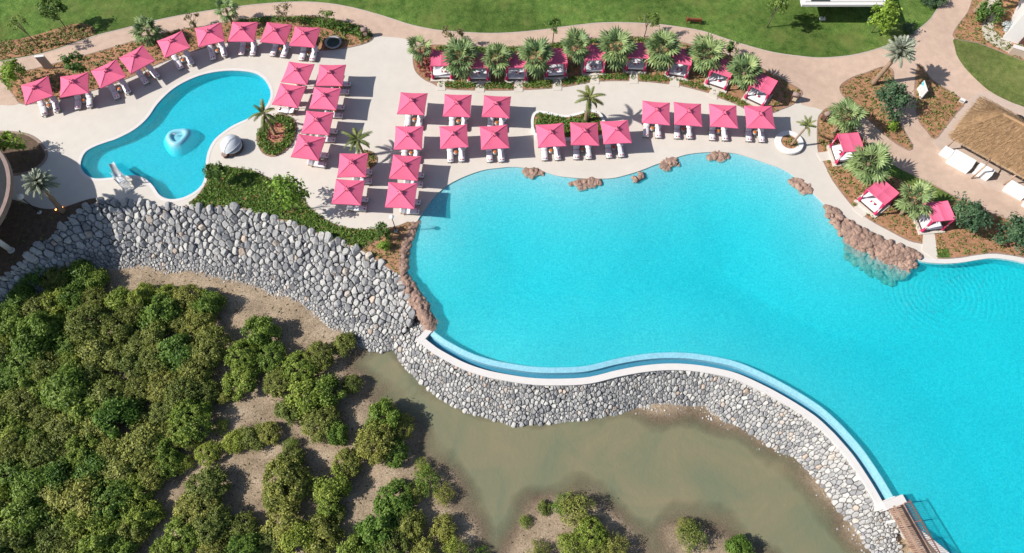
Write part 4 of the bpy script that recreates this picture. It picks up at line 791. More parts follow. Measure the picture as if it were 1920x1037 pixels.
def palm(kind, bx, by, h, scale, n, label, lean=(0, 0), tr=.16, emin=-38, emax=72, zb=.03, group=None, world=None):
    p = world or G(bx, by); t = thing(kind + '_palm', label, 'palm', (p.x, p.y, zb), 0, group); rnd = random.Random(int(bx * 3 + by)); lx, ly = lean; N = 9
    pts = [(lx * (i / N) ** 1.4, ly * (i / N) ** 1.4, -.05 + h * i / N) for i in range(N + 1)]; rad = [tr * (1.25 - .35 * i / N) * (1.06 if i % 2 else .95) for i in range(N + 1)]
    MB().tube(pts, rad, 9).build('trunk', 'palm_trunk', t, sm=True)
    fr = {'fan': FAN, 'coconut': COCO, 'date': DATE}[kind]
    MB().lathe([(tr * .8, -.25), (tr * 1.25, 0), (tr * .9, .25), (.03, .4)], 8).build('crown_shaft', 'palm_trunk', t, (lx, ly, h - .05), sm=True)
    for i in range(n):
        f_ = i / max(1, n - 1); el = R(emin + (emax - emin) * f_ ** .8 + rnd.uniform(-7, 7)); s = scale * rnd.uniform(.88, 1.1) * (1 if f_ < .8 else .85)
        o = link('frond', rnd.choice(fr), t, (lx, ly, h + .12 + .12 * f_)); o.rotation_euler = (rnd.uniform(-.25, .25), -el, i * 2.39996 + rnd.uniform(-.2, .2)); o.scale = (s, s, s)
    return t
FP = [(792, 124, 2.7, .88, 20, 'fan palm left of the first daybed'), (867, 140, 2.5, 1.22, 34, 'fan palm between the first and second daybeds'), (933, 140, 2.5, 1.05, 32, 'fan palm between the second and third daybeds'), (1003, 139, 2.6, 1.2, 34, 'fan palm between the third and fourth daybeds'), (1077, 122, 2.8, 1.05, 30, 'fan palm between the fourth and fifth daybeds'), (1149, 121, 2.5, 1.25, 38, 'full fan palm between the fifth and sixth daybeds'), (1232, 124, 2.5, 1.28, 40, 'full fan palm between the sixth and seventh daybeds'), (1313, 135, 2.5, 1.25, 40, 'full fan palm between the seventh and eighth daybeds'), (1384, 164, 2.3, 1.15, 34, 'bright fan palm between the last two daybeds of the row')]
for x, y, h, s, n, lab in FP: palm('fan', x, y, h, s, int(n * .66), lab, group='fan palms among the daybeds')
palm('fan', 1564, 248, 2.4, 1.08, 19, 'fan palm at the top of the right-hand bank', (.2, .1))
palm('fan', 1606, 334, 2.3, 1.30, 22, 'large fan palm between the upper two right-hand daybeds', (.2, .1))
palm('fan', 1688, 402, 2.3, 1.12, 15, 'fan palm between the lower two right-hand daybeds', (.2, .1))
palm('fan', 288, 78, 1.5, .98, 22, 'fan palm behind the fifth parasol of the arc')
palm('fan', 436, 44, 2.0, .85, 12, 'thin fan palm overhanging the path by the seventh parasol')
palm('coconut', 517, 252, 3.1, .82, 11, 'leaning coconut palm in the oval bed by the small pool', (-.25, .2), .13, -25, 70)
palm('coconut', 683, 292, 2.4, .80, 13, 'coconut palm in the small oval bed among the parasols', (-.2, .1), .12, -25, 70)
palm('coconut', 1098, 230, 3.9, .80, 14, 'tall coconut palm in the kidney-shaped planter', (0, 0), .22, -30, 72)
palm('coconut', 1481, 276, 3.0, .55, 12, 'slim young palm in the round white planter', (.5, .1), .11, 15, 82, .42)
palm('date', 1636, 158, 4.3, 1.12, 64, 'silvery date palm leaning over the path fork', (.7, .3), .24, 0, 84)
palm('date', 120, 398, 4.1, .90, 70, 'silvery date palm in the shaded bed beside the small pool', (.0, .7), .22, -25, 80)
palm('date', 1826, 24, 4.2, .95, 30, 'brown palm trunk at the top edge beside the villa bed', (.9, .4), .24, -25, 80)

# ================================================================== PARASOLS, LOUNGERS, TABLES, TOWELS
def parasol_meshes():
    d = {}; E_, Zc, Ze, n = 1.5, 2.92, 2.34, 8
    v, f = [], []                                    # four panels, each sagging a little between its ribs
    mb = MB()
    for s in range(4):
        a0 = R(45 + 90 * s); c0 = Vector((math.cos(a0), math.sin(a0))) * E_ * math.sqrt(2); a1 = R(135 + 90 * s); c1 = Vector((math.cos(a1), math.sin(a1))) * E_ * math.sqrt(2); g = []
        for i in range(n + 1):
            t = .10 + .90 * i / n; row = []
            for j in range(n + 1):
                u = j / n; e = c0.lerp(c1, u); bow = 4 * u * (1 - u); p = e * t * (1 - .030 * bow * t); row.append((p.x, p.y, Zc + (Ze - Zc) * t ** .92 - .05 * bow * t * (1 - .4 * t)))
            g.append(row)
        m = n + 1; mb.add([p for r_ in g for p in r_], [(i * m + j, i * m + j + 1, (i + 1) * m + j + 1, (i + 1) * m + j) for i in range(n) for j in range(n)])
        mb.add([p for p in g[-1]] + [(p[0] * 1.003, p[1] * 1.003, p[2] - .09) for p in g[-1]], [(j, j + 1, m + j + 1, m + j) for j in range(n)])
    d['canopy'] = mb.mesh('canopy', 'pink_fabric')
    mb = MB()
    for s in range(4):                               # raised vent cap
        a0, a1 = R(45 + 90 * s), R(135 + 90 * s); r_ = .36; A = (math.cos(a0) * r_, math.sin(a0) * r_, Zc - .03); B_ = (math.cos(a1) * r_, math.sin(a1) * r_, Zc - .03); M_ = ((A[0] + B_[0]) / 2 * .9, (A[1] + B_[1]) / 2 * .9, Zc + .0)
        mb.add([A, M_, (0, 0, Zc + .13)], [(0, 1, 2)]); mb.add([M_, B_, (0, 0, Zc + .13)], [(0, 1, 2)])
    d['vent_cap'] = mb.mesh('vent_cap', 'pink_fabric')
    mb = MB()
    for a, l in ((20, .26), (60, .2), (100, .22), (150, .24), (215, .2), (300, .22)):
        mb.box((math.cos(R(a)) * l, math.sin(R(a)) * l, Zc + .02), (.17, .07, .04), R(a + 25))
    d['strap'] = mb.mesh('strap', 'dark_strap')
    mb = MB()
    for s in range(4):
        a = R(45 + 90 * s); mb.tube([(math.cos(a) * .2, math.sin(a) * .2, Zc - .035), (math.cos(a) * 2.1, math.sin(a) * 2.1, Ze + .005)], .014, 4)
    d['seam'] = mb.mesh('seam', 'pink_seam')
    for s in range(8):
        a = R(45 * s); l = 2.08 if s % 2 else 1.44; d['rib%d' % s] = MB().tube([(math.cos(a) * .05, math.sin(a) * .05, Zc - .14), (math.cos(a) * l, math.sin(a) * l, Ze - .03)], .012, 4).mesh('rib', 'teak')
    d['pole'] = MB().tube([(0, 0, .05), (0, 0, Zc + .02)], .032, 8).mesh('pole', 'teak'); d['finial'] = MB().lathe([(.03, 0), (.055, .05), (.03, .1), (.005, .13)], 8, (0, 0, Zc + .12)).mesh('finial', 'teak')
    d['base'] = MB().lathe([(.30, 0), (.30, .06), (.06, .09), (.05, .30)], 14).mesh('base', 'grey_stone'); return d
PM = parasol_meshes()
def lounger_meshes():
    d = {}; W_ = .68                                  # foot at y = -1.0, head at y = +1.0
    mb = MB()
    for s in (-1, 1): mb.box((s * .31, -.05, .26), (.05, 1.95, .07))
    for y in (-.98, -.5, 0, .45, .9): mb.box((0, y, .26), (.60, .05, .05))
    d['frame'] = mb.mesh('frame', 'teak')
    def pad(y0, z0, y1, z1, th, k=6):
        mb = MB(); loops = []
        for i in range(k + 1):
            t = i / k; y = y0 + (y1 - y0) * t; z = z0 + (z1 - z0) * t; r_ = .03 if i in (0, k) else 0; q_ = th - r_ * .8 - (.015 if i % 3 == 0 else 0)
            loops.append([(-W_ / 2 + r_, y, z), (-W_ / 2 + .03 + r_, y, z + q_), (0, y, z + q_ + .012), (W_ / 2 - .03 - r_, y, z + q_), (W_ / 2 - r_, y, z)])
        mb.loft(loops); mb.f += [(4, 3, 2, 1, 0), tuple(k * 5 + i for i in range(5))]; return mb
    d['mattress'] = pad(-1.0, .30, .30, .30, .11).mesh('mattress', 'cushion', True); d['backrest'] = pad(.31, .31, .96, .66, .11).mesh('backrest', 'cushion', True)
    d['leg'] = MB().box((0, 0, .12), (.06, .06, .24)).mesh('leg', 'teak'); d['back_strut'] = MB().tube([(0, .85, .24), (0, .72, .50)], .02, 5).mesh('back_strut', 'teak'); return d
LM = lounger_meshes()
TOWEL = MB().tube([(-.12, 0, 0), (.12, 0, 0)], .062, 9).mesh('towel_roll', 'white_towel', True); BAND = MB().tube([(-.055, 0, 0), (.055, 0, 0)], .068, 9).mesh('red_band', 'red_towel', True)
TT = {'top': MB().lathe([(.05, .44), (.165, .44), (.175, .46), (.165, .48), (.05, .475)], 16).mesh('table_top', 'orange', True), 'body': MB().lathe([(.20, 0), (.235, .2), (.24, .43)], 16).mesh('drum_body', 'drum', True), 'rim': MB().lathe([(.24, .40), (.255, .42), (.245, .45), (.215, .445)], 16, cap=False).mesh('rim', 'steel', True)}
def towel(p, rz, label, group, s=1.0):
    t = thing('rolled_towel', label, 'towel', p, rz, group); t.scale = (s, s, s)
    link('towel_roll', TOWEL, t)
    for x in (-.14, .14): link('red_band', BAND, t, (x, 0, 0))
NTH = 'first second third fourth fifth sixth seventh eighth ninth'.split()
U = {'r1': (-52.33, 50.49, 25.4), 'r2': (-48.50, 51.25, 14.3), 'r3': (-45.06, 52.83, 34.6), 'r4': (-42.36, 54.88, 40.0), 'r5': (-38.64, 57.08, 30.1), 'r6': (-34.83, 58.57, 18.7), 'r7': (-31.06, 59.04, -0.1), 'r8': (-27.20, 58.83, -7.7), 'r9': (-23.79, 58.23, -5.8),
 'a': (-23.88, 52.87, -9.0), 'b': (-20.14, 52.62, -1.3), 'c': (-24.42, 49.75, -10.1), 'd': (-20.44, 49.35, -4.2), 'e': (-20.93, 46.07, -3.9), 'f': (-21.52, 42.89, -8.3), 'g': (-16.59, 40.60, 0.8), 'h': (-16.75, 37.32, -2.7), 'i': (-10.83, 48.62, -3.6), 'j': (-5.95, 48.41, -1.4), 'k': (-1.69, 48.17, -3.6), 'l': (-10.98, 44.15, 0.4), 'm': (-6.14, 44.21, 4.7), 'n': (-1.87, 44.24, 4.6), 'o': (-11.10, 40.37, -4.4), 'p': (-11.29, 37.00, -2.9),
 'q': (4.16, 44.42, 4.2), 'r': (7.69, 44.60, -0.4), 's': (11.07, 44.84, 4.2), 't': (15.59, 47.41, -5.6), 'u': (18.97, 47.26, -3.7), 'v': (22.80, 47.02, -3.9), 'w': (26.79, 46.85, -2.3)}
WH = {'r%d' % (i + 1): NTH[i] + ' from left in the arc of nine' for i in range(9)}
WH.update(a='upper of two touching the small pool end', c='lower of two touching the small pool end', b='first from top in slanting column of four', d='second from top in slanting column of four', e='third from top in slanting column of four', f='lowest in slanting column of four', g='upper of the pair beside the lime tree', h='lower of the pair beside the lime tree', i='left in back row of the middle six', j='centre in back row of the middle six', k='right in back row of the middle six', l='left in front row of the middle six', m='centre in front row of the middle six', n='right in front row of the middle six', o='upper of the pair at the pool corner', p='lower of the pair at the pool corner', q='left of three before the kidney planter', r='centre of three before the kidney planter', s='right of three before the kidney planter', t='first from left in the row of four', u='second from left in the row of four', v='third from left in the row of four', w='fourth from left in the row of four')
GN = lambda k: 'arc of nine' if k[0] == 'r' and len(k) > 1 else 'poolside groups'
for k, (x, y, rot) in U.items():
    rnd = random.Random(k); t = thing('parasol', 'pink square parasol, ' + WH[k], 'parasol', (x, y, .012), R(rot), 'pink parasols round the pools'); t.rotation_euler[0] = R(rnd.uniform(-1.6, 1.6)); t.rotation_euler[1] = R(rnd.uniform(-1.6, 1.6))
    cn = link('canopy', PM['canopy'], t); link('vent_cap', PM['vent_cap'], cn); link('seam', PM['seam'], cn); st = link('strap', PM['strap'], cn, (0, 0, 0), rnd.uniform(0, 6.28))
    for s in range(8): link('rib', PM['rib%d' % s], t)
    for p_ in ('pole', 'base', 'finial'): link(p_, PM[p_], t)
    face = {'a': -90, 'c': -90}.get(k, 90 if k in 'bdefghop' else 0); A = R(rot + face); ca, sa = math.cos(A), math.sin(A)
    for sd, nm in ((-.66, 'left'), (.66, 'right')):
        if face: nm = {(90, 'left'): 'lower', (90, 'right'): 'upper', (-90, 'left'): 'upper', (-90, 'right'): 'lower'}[(face, nm)]
        lx, ly = sd + rnd.uniform(-.04, .04), -.80 + rnd.uniform(-.06, .06) + (.12 if k[0] == 'r' and len(k) > 1 else 0) + (.15 if face else 0)
        if face == 90: lx = {-.66: -.68, .66: .50}[sd] + rnd.uniform(-.03, .03)
        wx, wy = x + lx * ca - ly * sa, y + lx * sa + ly * ca; ar = A + R(rnd.uniform(-2.5, 2.5))
        l = thing('sun_lounger', 'white lounger, %s of two under the parasol %s' % (nm, WH[k]), 'sun lounger', (wx, wy, .012), ar, 'white sun loungers in pairs under the parasols')
        fr = link('frame', LM['frame'], l); link('mattress', LM['mattress'], l); link('backrest', LM['backrest'], l)
        for sx in (-.3, .3):
            for sy in (-.9, .55): link('leg', LM['leg'], l, (sx, sy, 0))
            link('back_strut', LM['back_strut'], l, (sx * .8, 0, 0))
        ty = -.84; towel((wx - ty * math.sin(ar), wy + ty * math.cos(ar), .012 + .475), ar, 'red-banded towel on %s lounger, parasol %s' % (nm, WH[k]), 'towel rolls on the loungers')
    ly = -.62 if not face else -.66; lx = rnd.uniform(-.04, .04) - (.09 if face == 90 else 0)
    tb = thing('side_table', 'orange-topped drum table between loungers, parasol ' + WH[k], 'side table', (x + lx * ca - ly * sa, y + lx * sa + ly * ca, .012), A, 'orange-topped drum tables')
    link('table_top', TT['top'], tb); bd = link('drum_body', TT['body'], tb); link('rim', TT['rim'], bd)

# ================================================================== DAYBED CABANAS
def cabana_meshes():
    d = {}; w_, dp, h_ = 1.12, 1.05, 2.25
    d['platform'] = MB().box((0, 0, .07), (2.75, 2.6, .14)).mesh('platform', 'deck'); d['bed_base'] = MB().box((0, 0, .26), (2.05, 1.95, .24)).mesh('bed_base', 'wicker')
    mb = MB(); L_ = []
    for z_, r_ in ((.38, .0), (.42, .02), (.56, .02), (.60, -.03)): L_.append([(sx * (1.02 + r_) * a, sy * (.97 + r_) * b, z_) for sx, sy, a, b in ((-1, -1, .97, 1), (1, -1, .97, 1), (1, -1, 1, .97), (1, 1, 1, .97), (1, 1, .97, 1), (-1, 1, .97, 1), (-1, 1, 1, .97), (-1, -1, 1, .97))])
    mb.loft(L_); mb.f.append(tuple(range(24, 32))); d['mattress'] = mb.mesh('mattress', 'cushion')
    d['post'] = MB().box((0, 0, h_ / 2 + .14), (.06, .06, h_)).mesh('post', 'white_paint')
    mb = MB(); n = 8; V = []
    for j in range(n + 1):
        for i in range(n + 1):
            u, v_ = i / n, j / n; sag = .10 * abs(math.sin(u * math.pi * 2)) * (1 if 0 < u < 1 else 0) + .05 * abs(math.sin(v_ * math.pi * 2)); V.append(((u * 2 - 1) * (w_ + .06), (v_ * 2 - 1) * (dp + .06), h_ + .20 - sag * .7))
    mb.add(V, [(j * (n + 1) + i, j * (n + 1) + i + 1, (j + 1) * (n + 1) + i + 1, (j + 1) * (n + 1) + i) for j in range(n) for i in range(n)])
    E_ = [(-w_ - .06, -dp - .06), (w_ + .06, -dp - .06), (w_ + .06, dp + .06), (-w_ - .06, dp + .06)]; mb.loft([[(a, b, h_ + .20) for a, b in E_], [(a, b, h_ + .06) for a, b in E_]])
    d['canopy'] = mb.mesh('canopy', 'pink_fabric')
    mb = MB()
    for s in (-1, 0, 1): mb.box((s * w_, 0, h_ + .03), (.05, 2 * dp, .05)); mb.box((0, s * dp, h_ + .04), (2 * w_, .05, .05))
    d['roof_frame'] = mb.mesh('roof_frame', 'white_paint')
    mb = MB(); N = 10; L_ = []
    for z_, r_ in ((.30, .20), (.75, .15), (1.15, .06), (1.5, .12), (2.0, .17), (h_ + .1, .20)): L_.append([(math.cos(2 * math.pi * k / N) * r_ * (1.15 if k % 2 else .8), math.sin(2 * math.pi * k / N) * r_ * (.9 if k % 2 else .6), z_) for k in range(N)])
    mb.loft(L_); d['curtain'] = mb.mesh('curtain', 'pink_curtain', True)
    mb = MB()
    for x_ in (-.5, .5): mb.box((x_, .72, .66), (.85, .34, .16), M=Matrix.Rotation(.3, 4, 'X'))
    d['bolster'] = mb.mesh('bolster', 'cushion', True); return d
CM = cabana_meshes()
CB = [(830, 133, 0), (898, 136, 0), (968, 136, 0), (1041, 129, 3), (1112, 122, 2), (1191, 118, -3), (1271, 129, -13), (1347, 149, -24), (1421, 179, -33), (1580, 288, -85), (1638, 378, -52), (1742, 415, 6)]
for i, (px, py, rz) in enumerate(CB):
    wh = (NTH[i] + ' from left in the row of nine under the palms') if i < 9 else ['nearest the round planter on the right bank', 'turned cornerwise, middle of three on the right bank', 'lowest of three on the right bank'][i - 9]
    p = G(px, py, .4); t = thing('daybed_cabana', 'pink-roofed white daybed cabana, ' + wh, 'daybed', (p.x, p.y, .03), R(rz), 'pink-roofed daybed cabanas')
    for k in ('platform', 'bed_base', 'canopy'): link(k, CM[k], t)
    mt = link('mattress', CM['mattress'], t); link('bolster', CM['bolster'], mt); link('roof_frame', CM['roof_frame'], t)
    for sx in (-1, 1):
        for sy in (-1, 1):
            link('post', CM['post'], t, (sx * 1.12, sy * 1.05, 0)); link('curtain', CM['curtain'], t, (sx * 1.08, sy * 1.01, 0), .4 * sx)
    rnd = random.Random(i); c_, s_ = math.cos(R(rz)), math.sin(R(rz)); lx, ly = rnd.uniform(-.15, .25), -.42 + rnd.uniform(-.1, .1)
    towel((p.x + lx * c_ - ly * s_, p.y + lx * s_ + ly * c_, .03 + .69), R(rz + rnd.uniform(-20, 20)), 'red-banded towel roll on daybed ' + (NTH[i] + ' from left in the row of nine' if i < 9 else wh), 'towel rolls on the daybeds', 1.45)

# ================================================================== SMALL POOL: mound fountain, slide, cocoon bed
p = G(333, 256, 0); t = thing('mound_fountain', 'smooth pale blue mound with a hollow and a jet in the small pool', 'fountain', (p.x, p.y, -1.0), R(35)); t.scale = (.86, .86, .82)
mb = MB(); L_ = []; n = 28
for r_, z_ in ((2.35, .0), (2.2, .25), (1.9, .65), (1.62, 1.0), (1.42, 1.28), (1.22, 1.42), (1.02, 1.44), (.84, 1.36), (.70, 1.15), (.6, .98)): L_.append([(math.cos(a) * r_ * (1 + .10 * math.cos(3 * a)) * 1.0, math.sin(a) * r_ * (1 + .10 * math.cos(3 * a)) * .9, z_) for a in np.linspace(0, 2 * math.pi, n + 1)[:-1]])
mb.loft(L_); mb.build('mound', 'mound', t, sm=True); MB().lathe([(.82, 0), (.82, .02)], 20).build('bowl_water', 'mosaic', t, (0, 0, 1.06))
mb = MB(); mb.tube([(0, 0, 1.05), (-.05, .12, 1.5), (-.16, .3, 1.62), (-.3, .48, 1.45)], [.03, .035, .04, .05], 6); mb.build('water_jet', 'white_paint', t, sm=True)

p = G(234, 344); t = thing('water_slide', 'small white water slide with lattice rails and grey chute at the small pool', 'slide', (p.x, p.y, .012), R(38))
MB().box((.0, 0, 1.0), (.9, 1.0, .08)).build('deck_board', 'white_paint', t)
for sx in (-.42, .42):
    for sy in (-.47, .47): MB().box((sx, sy, .95), (.07, .07, 1.9)).build('post', 'white_paint', t)
for sx in (-.42, .42):
    mb = MB()
    for k in range(3): mb.tube([(sx, -.45, 1.1 + k * .25), (sx, .45, 1.1 + k * .25)], .025, 5)
    mb.tube([(sx, -.45, 1.05), (sx, .45, 1.85)], .022, 5); mb.tube([(sx, .45, 1.05), (sx, -.45, 1.85)], .022, 5); mb.build('rail', 'white_paint', t)
mb = MB()
for k in range(6): mb.box((0, -.55 - .13 * (5 - k), .16 + .16 * k), (.7, .13, .04))
for sx in (-.35, .35): mb.tube([(sx, -1.3, .05), (sx, -.48, 1.05), (sx, -.48, 1.9)], .03, 5)
mb.build('ladder', 'white_paint', t)
mb = MB(); L_ = []
for y_, z_ in ((.4, 1.05), (.9, 1.0), (1.5, .72), (2.1, .40), (2.7, .22), (3.1, .2)): L_.append([(-.32, y_, z_ + .22), (-.27, y_, z_ + .03), (0, y_, z_), (.27, y_, z_ + .03), (.32, y_, z_ + .22), (.29, y_, z_ + .22), (.25, y_, z_ - .02), (0, y_, z_ - .04), (-.25, y_, z_ - .02), (-.29, y_, z_ + .22)])
mb.loft(L_); mb.build('chute', 'steel', t, sm=True)

p = G(438, 278); t = thing('cocoon_daybed', 'round wicker daybed under a silvery ribbed half-dome hood', 'daybed', (p.x, p.y, .012), R(60))
MB().lathe([(.95, 0), (1.15, .12), (1.2, .40), (1.1, .42)], 24).build('wicker_base', 'wicker', t, sm=True); MB().lathe([(1.08, .40), (1.1, .52), (1.0, .58)], 24).build('mattress', 'cushion', t, sm=True)
mb = MB(); n, m_ = 10, 9; V = []
for i in range(n + 1):
    a = R(-5 + 150 * i / n)
    for j in range(m_): b = math.pi * j / (m_ - 1); rr = 1.22; V.append((rr * math.cos(b), rr * math.sin(b) * math.cos(a) * 1.0, .42 + rr * math.sin(b) * math.sin(a) * .95))
mb.add(V, [(i * m_ + j, i * m_ + j + 1, (i + 1) * m_ + j + 1, (i + 1) * m_ + j) for i in range(n) for j in range(m_ - 1)]); hd = mb.build('hood', 'silver_fabric', t, sm=True)
for i in (0, 4, 7, 10):
    a = R(-5 + 15 * i); MB().tube([(1.25 * math.cos(math.pi * j / 12), 1.25 * math.sin(math.pi * j / 12) * math.cos(a), .42 + 1.19 * math.sin(math.pi * j / 12) * math.sin(a)) for j in range(13)], .018, 5).build('hoop', 'white_paint', hd)
p = G(424, 294); t = thing('drum_table', 'small brown round side table beside the cocoon daybed', 'side table', (p.x, p.y, .012)); MB().lathe([(.26, 0), (.30, .45)], 16).build('drum_body', 'brown_metal', t, sm=True); MB().lathe([(.34, .45), (.34, .50)], 16).build('table_top', 'roof_brown', t)

# ================================================================== PLANTERS
def planter(key, poly, wall, hgt, label, flare=0.0, cov=None):
    poly = ccw(poly); c = np.mean(poly, 0); t = thing('planter', label, 'planter', (0, 0, 0)); mb = MB(); q_ = lambda l, z_: [(x, y, z_) for x, y in l]
    mb.loft([q_(offset(poly, -.05), 0), q_(offset(poly, flare), hgt * .5), q_(offset(poly, flare * .6), hgt), q_(offset(poly, -wall), hgt), q_(offset(poly, -wall), hgt - .15)]); mb.build('planter_wall', 'white_wall', t, sm=False)
    MB().sheet(offset(poly, -wall + .01), hgt - .08).build('soil', 'mulch', t); BEDS[key] = (offset(poly, -wall - .05), hgt - .08)
kp = smooth(GL([(995, 235), (998, 219), (1008, 212), (1033, 215), (1059, 220), (1084, 215), (1099, 210), (1121, 213), (1132, 227), (1135, 246), (1126, 262), (1060, 266), (1010, 262), (998, 250)]), True, 4)
planter('kidney', kp, .32, .42, 'white kidney-shaped planter behind the three parasols'); oc('kidney', .2, .2, 'hedge_leaf', 'clipped green hedge filling the kidney-shaped planter', keep=.9, hgt=.25)
p = G(1478, 270); planter('round', [(p.x + 1.42 * math.cos(a), p.y + 1.42 * math.sin(a)) for a in np.linspace(0, 2 * math.pi, 29)[:-1]], .50, .42, 'round white planter ring at the right end of the deck', .14); oc('round', .24, .15, 'olive_cover', 'low plants in the round white planter', keep=.8)

# ================================================================== STREET FURNITURE
def lamp_post(bx, by, h, label, dome=True):
    p = G(bx, by); t = thing('lamp_post', label, 'lamp post', (p.x, p.y, .03)); MB().box((0, 0, .06), (.34, .34, .12)).build('footing', 'white_wall', t); MB().tube([(0, 0, .1), (0, 0, h)], [.055, .04], 8).build('pole', 'dark_metal', t)
    MB().lathe([(.06, 0), (.20, .06), (.24, .14), (.20, .20), (.03, .26)] if not dome else [(.08, 0), (.30, .05), (.34, .18), (.26, .36), (.08, .44)], 14).build('lamp_head', 'white_paint', t, (0, 0, h - .05), sm=True)
lamp_post(743, 434, 2.9, 'dark lamp post by the shrub at the corner of the large pool', False)
lamp_post(75, 399, 3.0, 'white-headed lamp post in the shaded bed at left')
p = G(22, 470); t = thing('white_column', 'pale column at the left edge in the shade', 'column', (p.x, p.y, .03)); MB().tube([(0, 0, 0), (0, 0, 3.2)], .26, 14).build('shaft', 'white_wall', t, sm=True); MB().lathe([(.34, 0), (.34, .12)], 14).build('plinth', 'white_wall', t)
for i, (x, y) in enumerate([(107, 395), (119, 391)]):
    p = G(x, y); t = thing('garden_spotlight', ['lit orange garden spotlight left of the silver palm trunk', 'lit orange garden spotlight right of the silver palm trunk'][i], 'spotlight', (p.x, p.y, .03)); MB().tube([(0, 0, 0), (0, 0, .18)], .06, 8).build('housing', 'dark_metal', t); MB().lathe([(.09, .19), (.05, .22)], 10).build('lens', 'lit_lamp', t)
for i, (x, y, rz, lab) in enumerate([(686, 68, 10, 'brown litter bin at the right tip of the arc bed'), (1487, 189, -20, 'brown litter bin at the right tip of the daybed bed'), (1546, 224, 20, 'brown litter bin at the top of the right bank')]):
    p = G(x, y); t = thing('litter_bin', lab, 'litter bin', (p.x, p.y, .04), R(rz), 'brown litter bins'); MB().box((0, 0, .5), (.75, .6, 1.0), taper=.94).build('bin_body', 'brown_metal', t); MB().box((0, -.31, .55), (.42, .04, .5)).build('front_panel', 'cream', t); MB().tube([(-.40, 0, 1.02), (.40, 0, 1.02)], .26, 12).build('lid', 'roof_brown', t, sm=True)
p = G(626, 83); t = thing('fire_bowl', 'round grey bowl with dark water at the end of the arc bed', 'bowl', (p.x, p.y, .04)); MB().lathe([(.75, 0), (.98, .28), (1.0, .36), (.82, .36), (.74, .22)], 24, cap=False).build('bowl_rim', 'grey_stone', t, sm=True); MB().lathe([(.80, 0), (.80, .01)], 24).build('water_disc', 'black_water', t, (0, 0, .26))
p = G(94, 129); t = thing('totem_slab', 'beige upright slab beside the path at upper left', 'slab', (p.x, p.y, .03), R(8)); MB().box((0, 0, 1.0), (.95, .22, 2.0)).build('slab_body', 'terrace_stone', t); MB().box((0, 0, 2.03), (1.05, .30, .06)).build('cap', 'white_wall', t)
p = G(1299, 43); t = thing('garden_bench', 'red-brown slatted wooden bench on the lawn', 'bench', (p.x, p.y, .05), R(175))
for k in range(5): MB().box((0, -.22 + .11 * k, .45), (1.75, .09, .04)).build('seat_slat', 'red_wood', t)
for k in range(4): MB().box((0, .30 + .03 * k, .58 + .11 * k), (1.75, .03, .09)).build('back_slat', 'red_wood', t)
for sx in (-.78, .78):
    for sy, hh in ((-.22, .62), (.30, .95)): MB().box((sx, sy, hh / 2), (.07, .07, hh)).build('leg', 'red_wood', t)
    MB().box((sx, .02, .64), (.08, .62, .05)).build('armrest', 'red_wood', t)
# information sign in the wedge bed
a_, b_ = G(1726, 187), G(1726, 167); t = thing('information_sign', 'white upright information panel in the wedge-shaped bed', 'sign', (a_.x, a_.y, .03)); dy = b_.y - a_.y
MB().box((0, dy / 2, .72), (.12, dy, 1.44)).build('panel', 'white_wall', t); MB().box((-.064, dy * .80, 1.18), (.012, dy * .28, .36)).build('blue_block', 'sign_teal', t)
mb = MB(); rnd = random.Random(2)
for k in range(7): l = dy * rnd.uniform(.25, .48); mb.box((-.066, dy * .30 + (l / 2 - dy * .2), 1.24 - k * .14), (.012, l, .05))
for k in range(5): l = dy * rnd.uniform(.15, .3); mb.box((-.066, dy * .70, 0.82 - k * .13), (.012, l, .04))
mb.build('text_lines', 'sign_pink', t)
p = G(1802, 191); t = thing('floor_light_box', 'small white box light at the right corner of the wedge bed', 'light box', (p.x, p.y, .03), R(-35)); MB().box((0, 0, .2), (.55, .3, .4)).build('box_body', 'white_wall', t); MB().box((0, -.155, .22), (.4, .02, .2)).build('grille', 'grey_stone', t)

# ================================================================== BUILDINGS
# round roof at the left edge
zr = 4.7; A_, B_, C_ = (Vector(G2(x, y, zr)) for x, y in ((0, 282), (20, 340), (0, 408)))
d_ = 2 * (A_.x * (B_.y - C_.y) + B_.x * (C_.y - A_.y) + C_.x * (A_.y - B_.y)); ux = (A_.length_squared * (B_.y - C_.y) + B_.length_squared * (C_.y - A_.y) + C_.length_squared * (A_.y - B_.y)) / d_; uy = (A_.length_squared * (C_.x - B_.x) + B_.length_squared * (A_.x - C_.x) + C_.length_squared * (B_.x - A_.x)) / d_
rr = (B_ - Vector((ux, uy))).length; t = thing('round_building', 'round brown-roofed building cut by the left edge', 'building', (ux, uy, .03))
MB().lathe([(rr - 5.2, 0), (rr - 5.2, zr - .5)], 48).build('wall', 'white_wall', t, sm=True); MB().lathe([(rr, zr - .55), (rr, zr), (rr - .35, zr + .02)], 72, cap=False).build('roof_rim', 'roof_brown', t)
MB().lathe([(rr - .35, zr + .02), (rr - .38, zr - .02), (rr * .6, zr + .1), (.1, zr + .3)], 72).build('roof', 'path', t, sm=True)
for k in range(12):
    a = 2 * math.pi * k / 12; MB().box((math.cos(a) * (rr - 5.18), math.sin(a) * (rr - 5.18), 1.5), (.08, 1.4, 2.2), a).build('window', 'black_water', t)
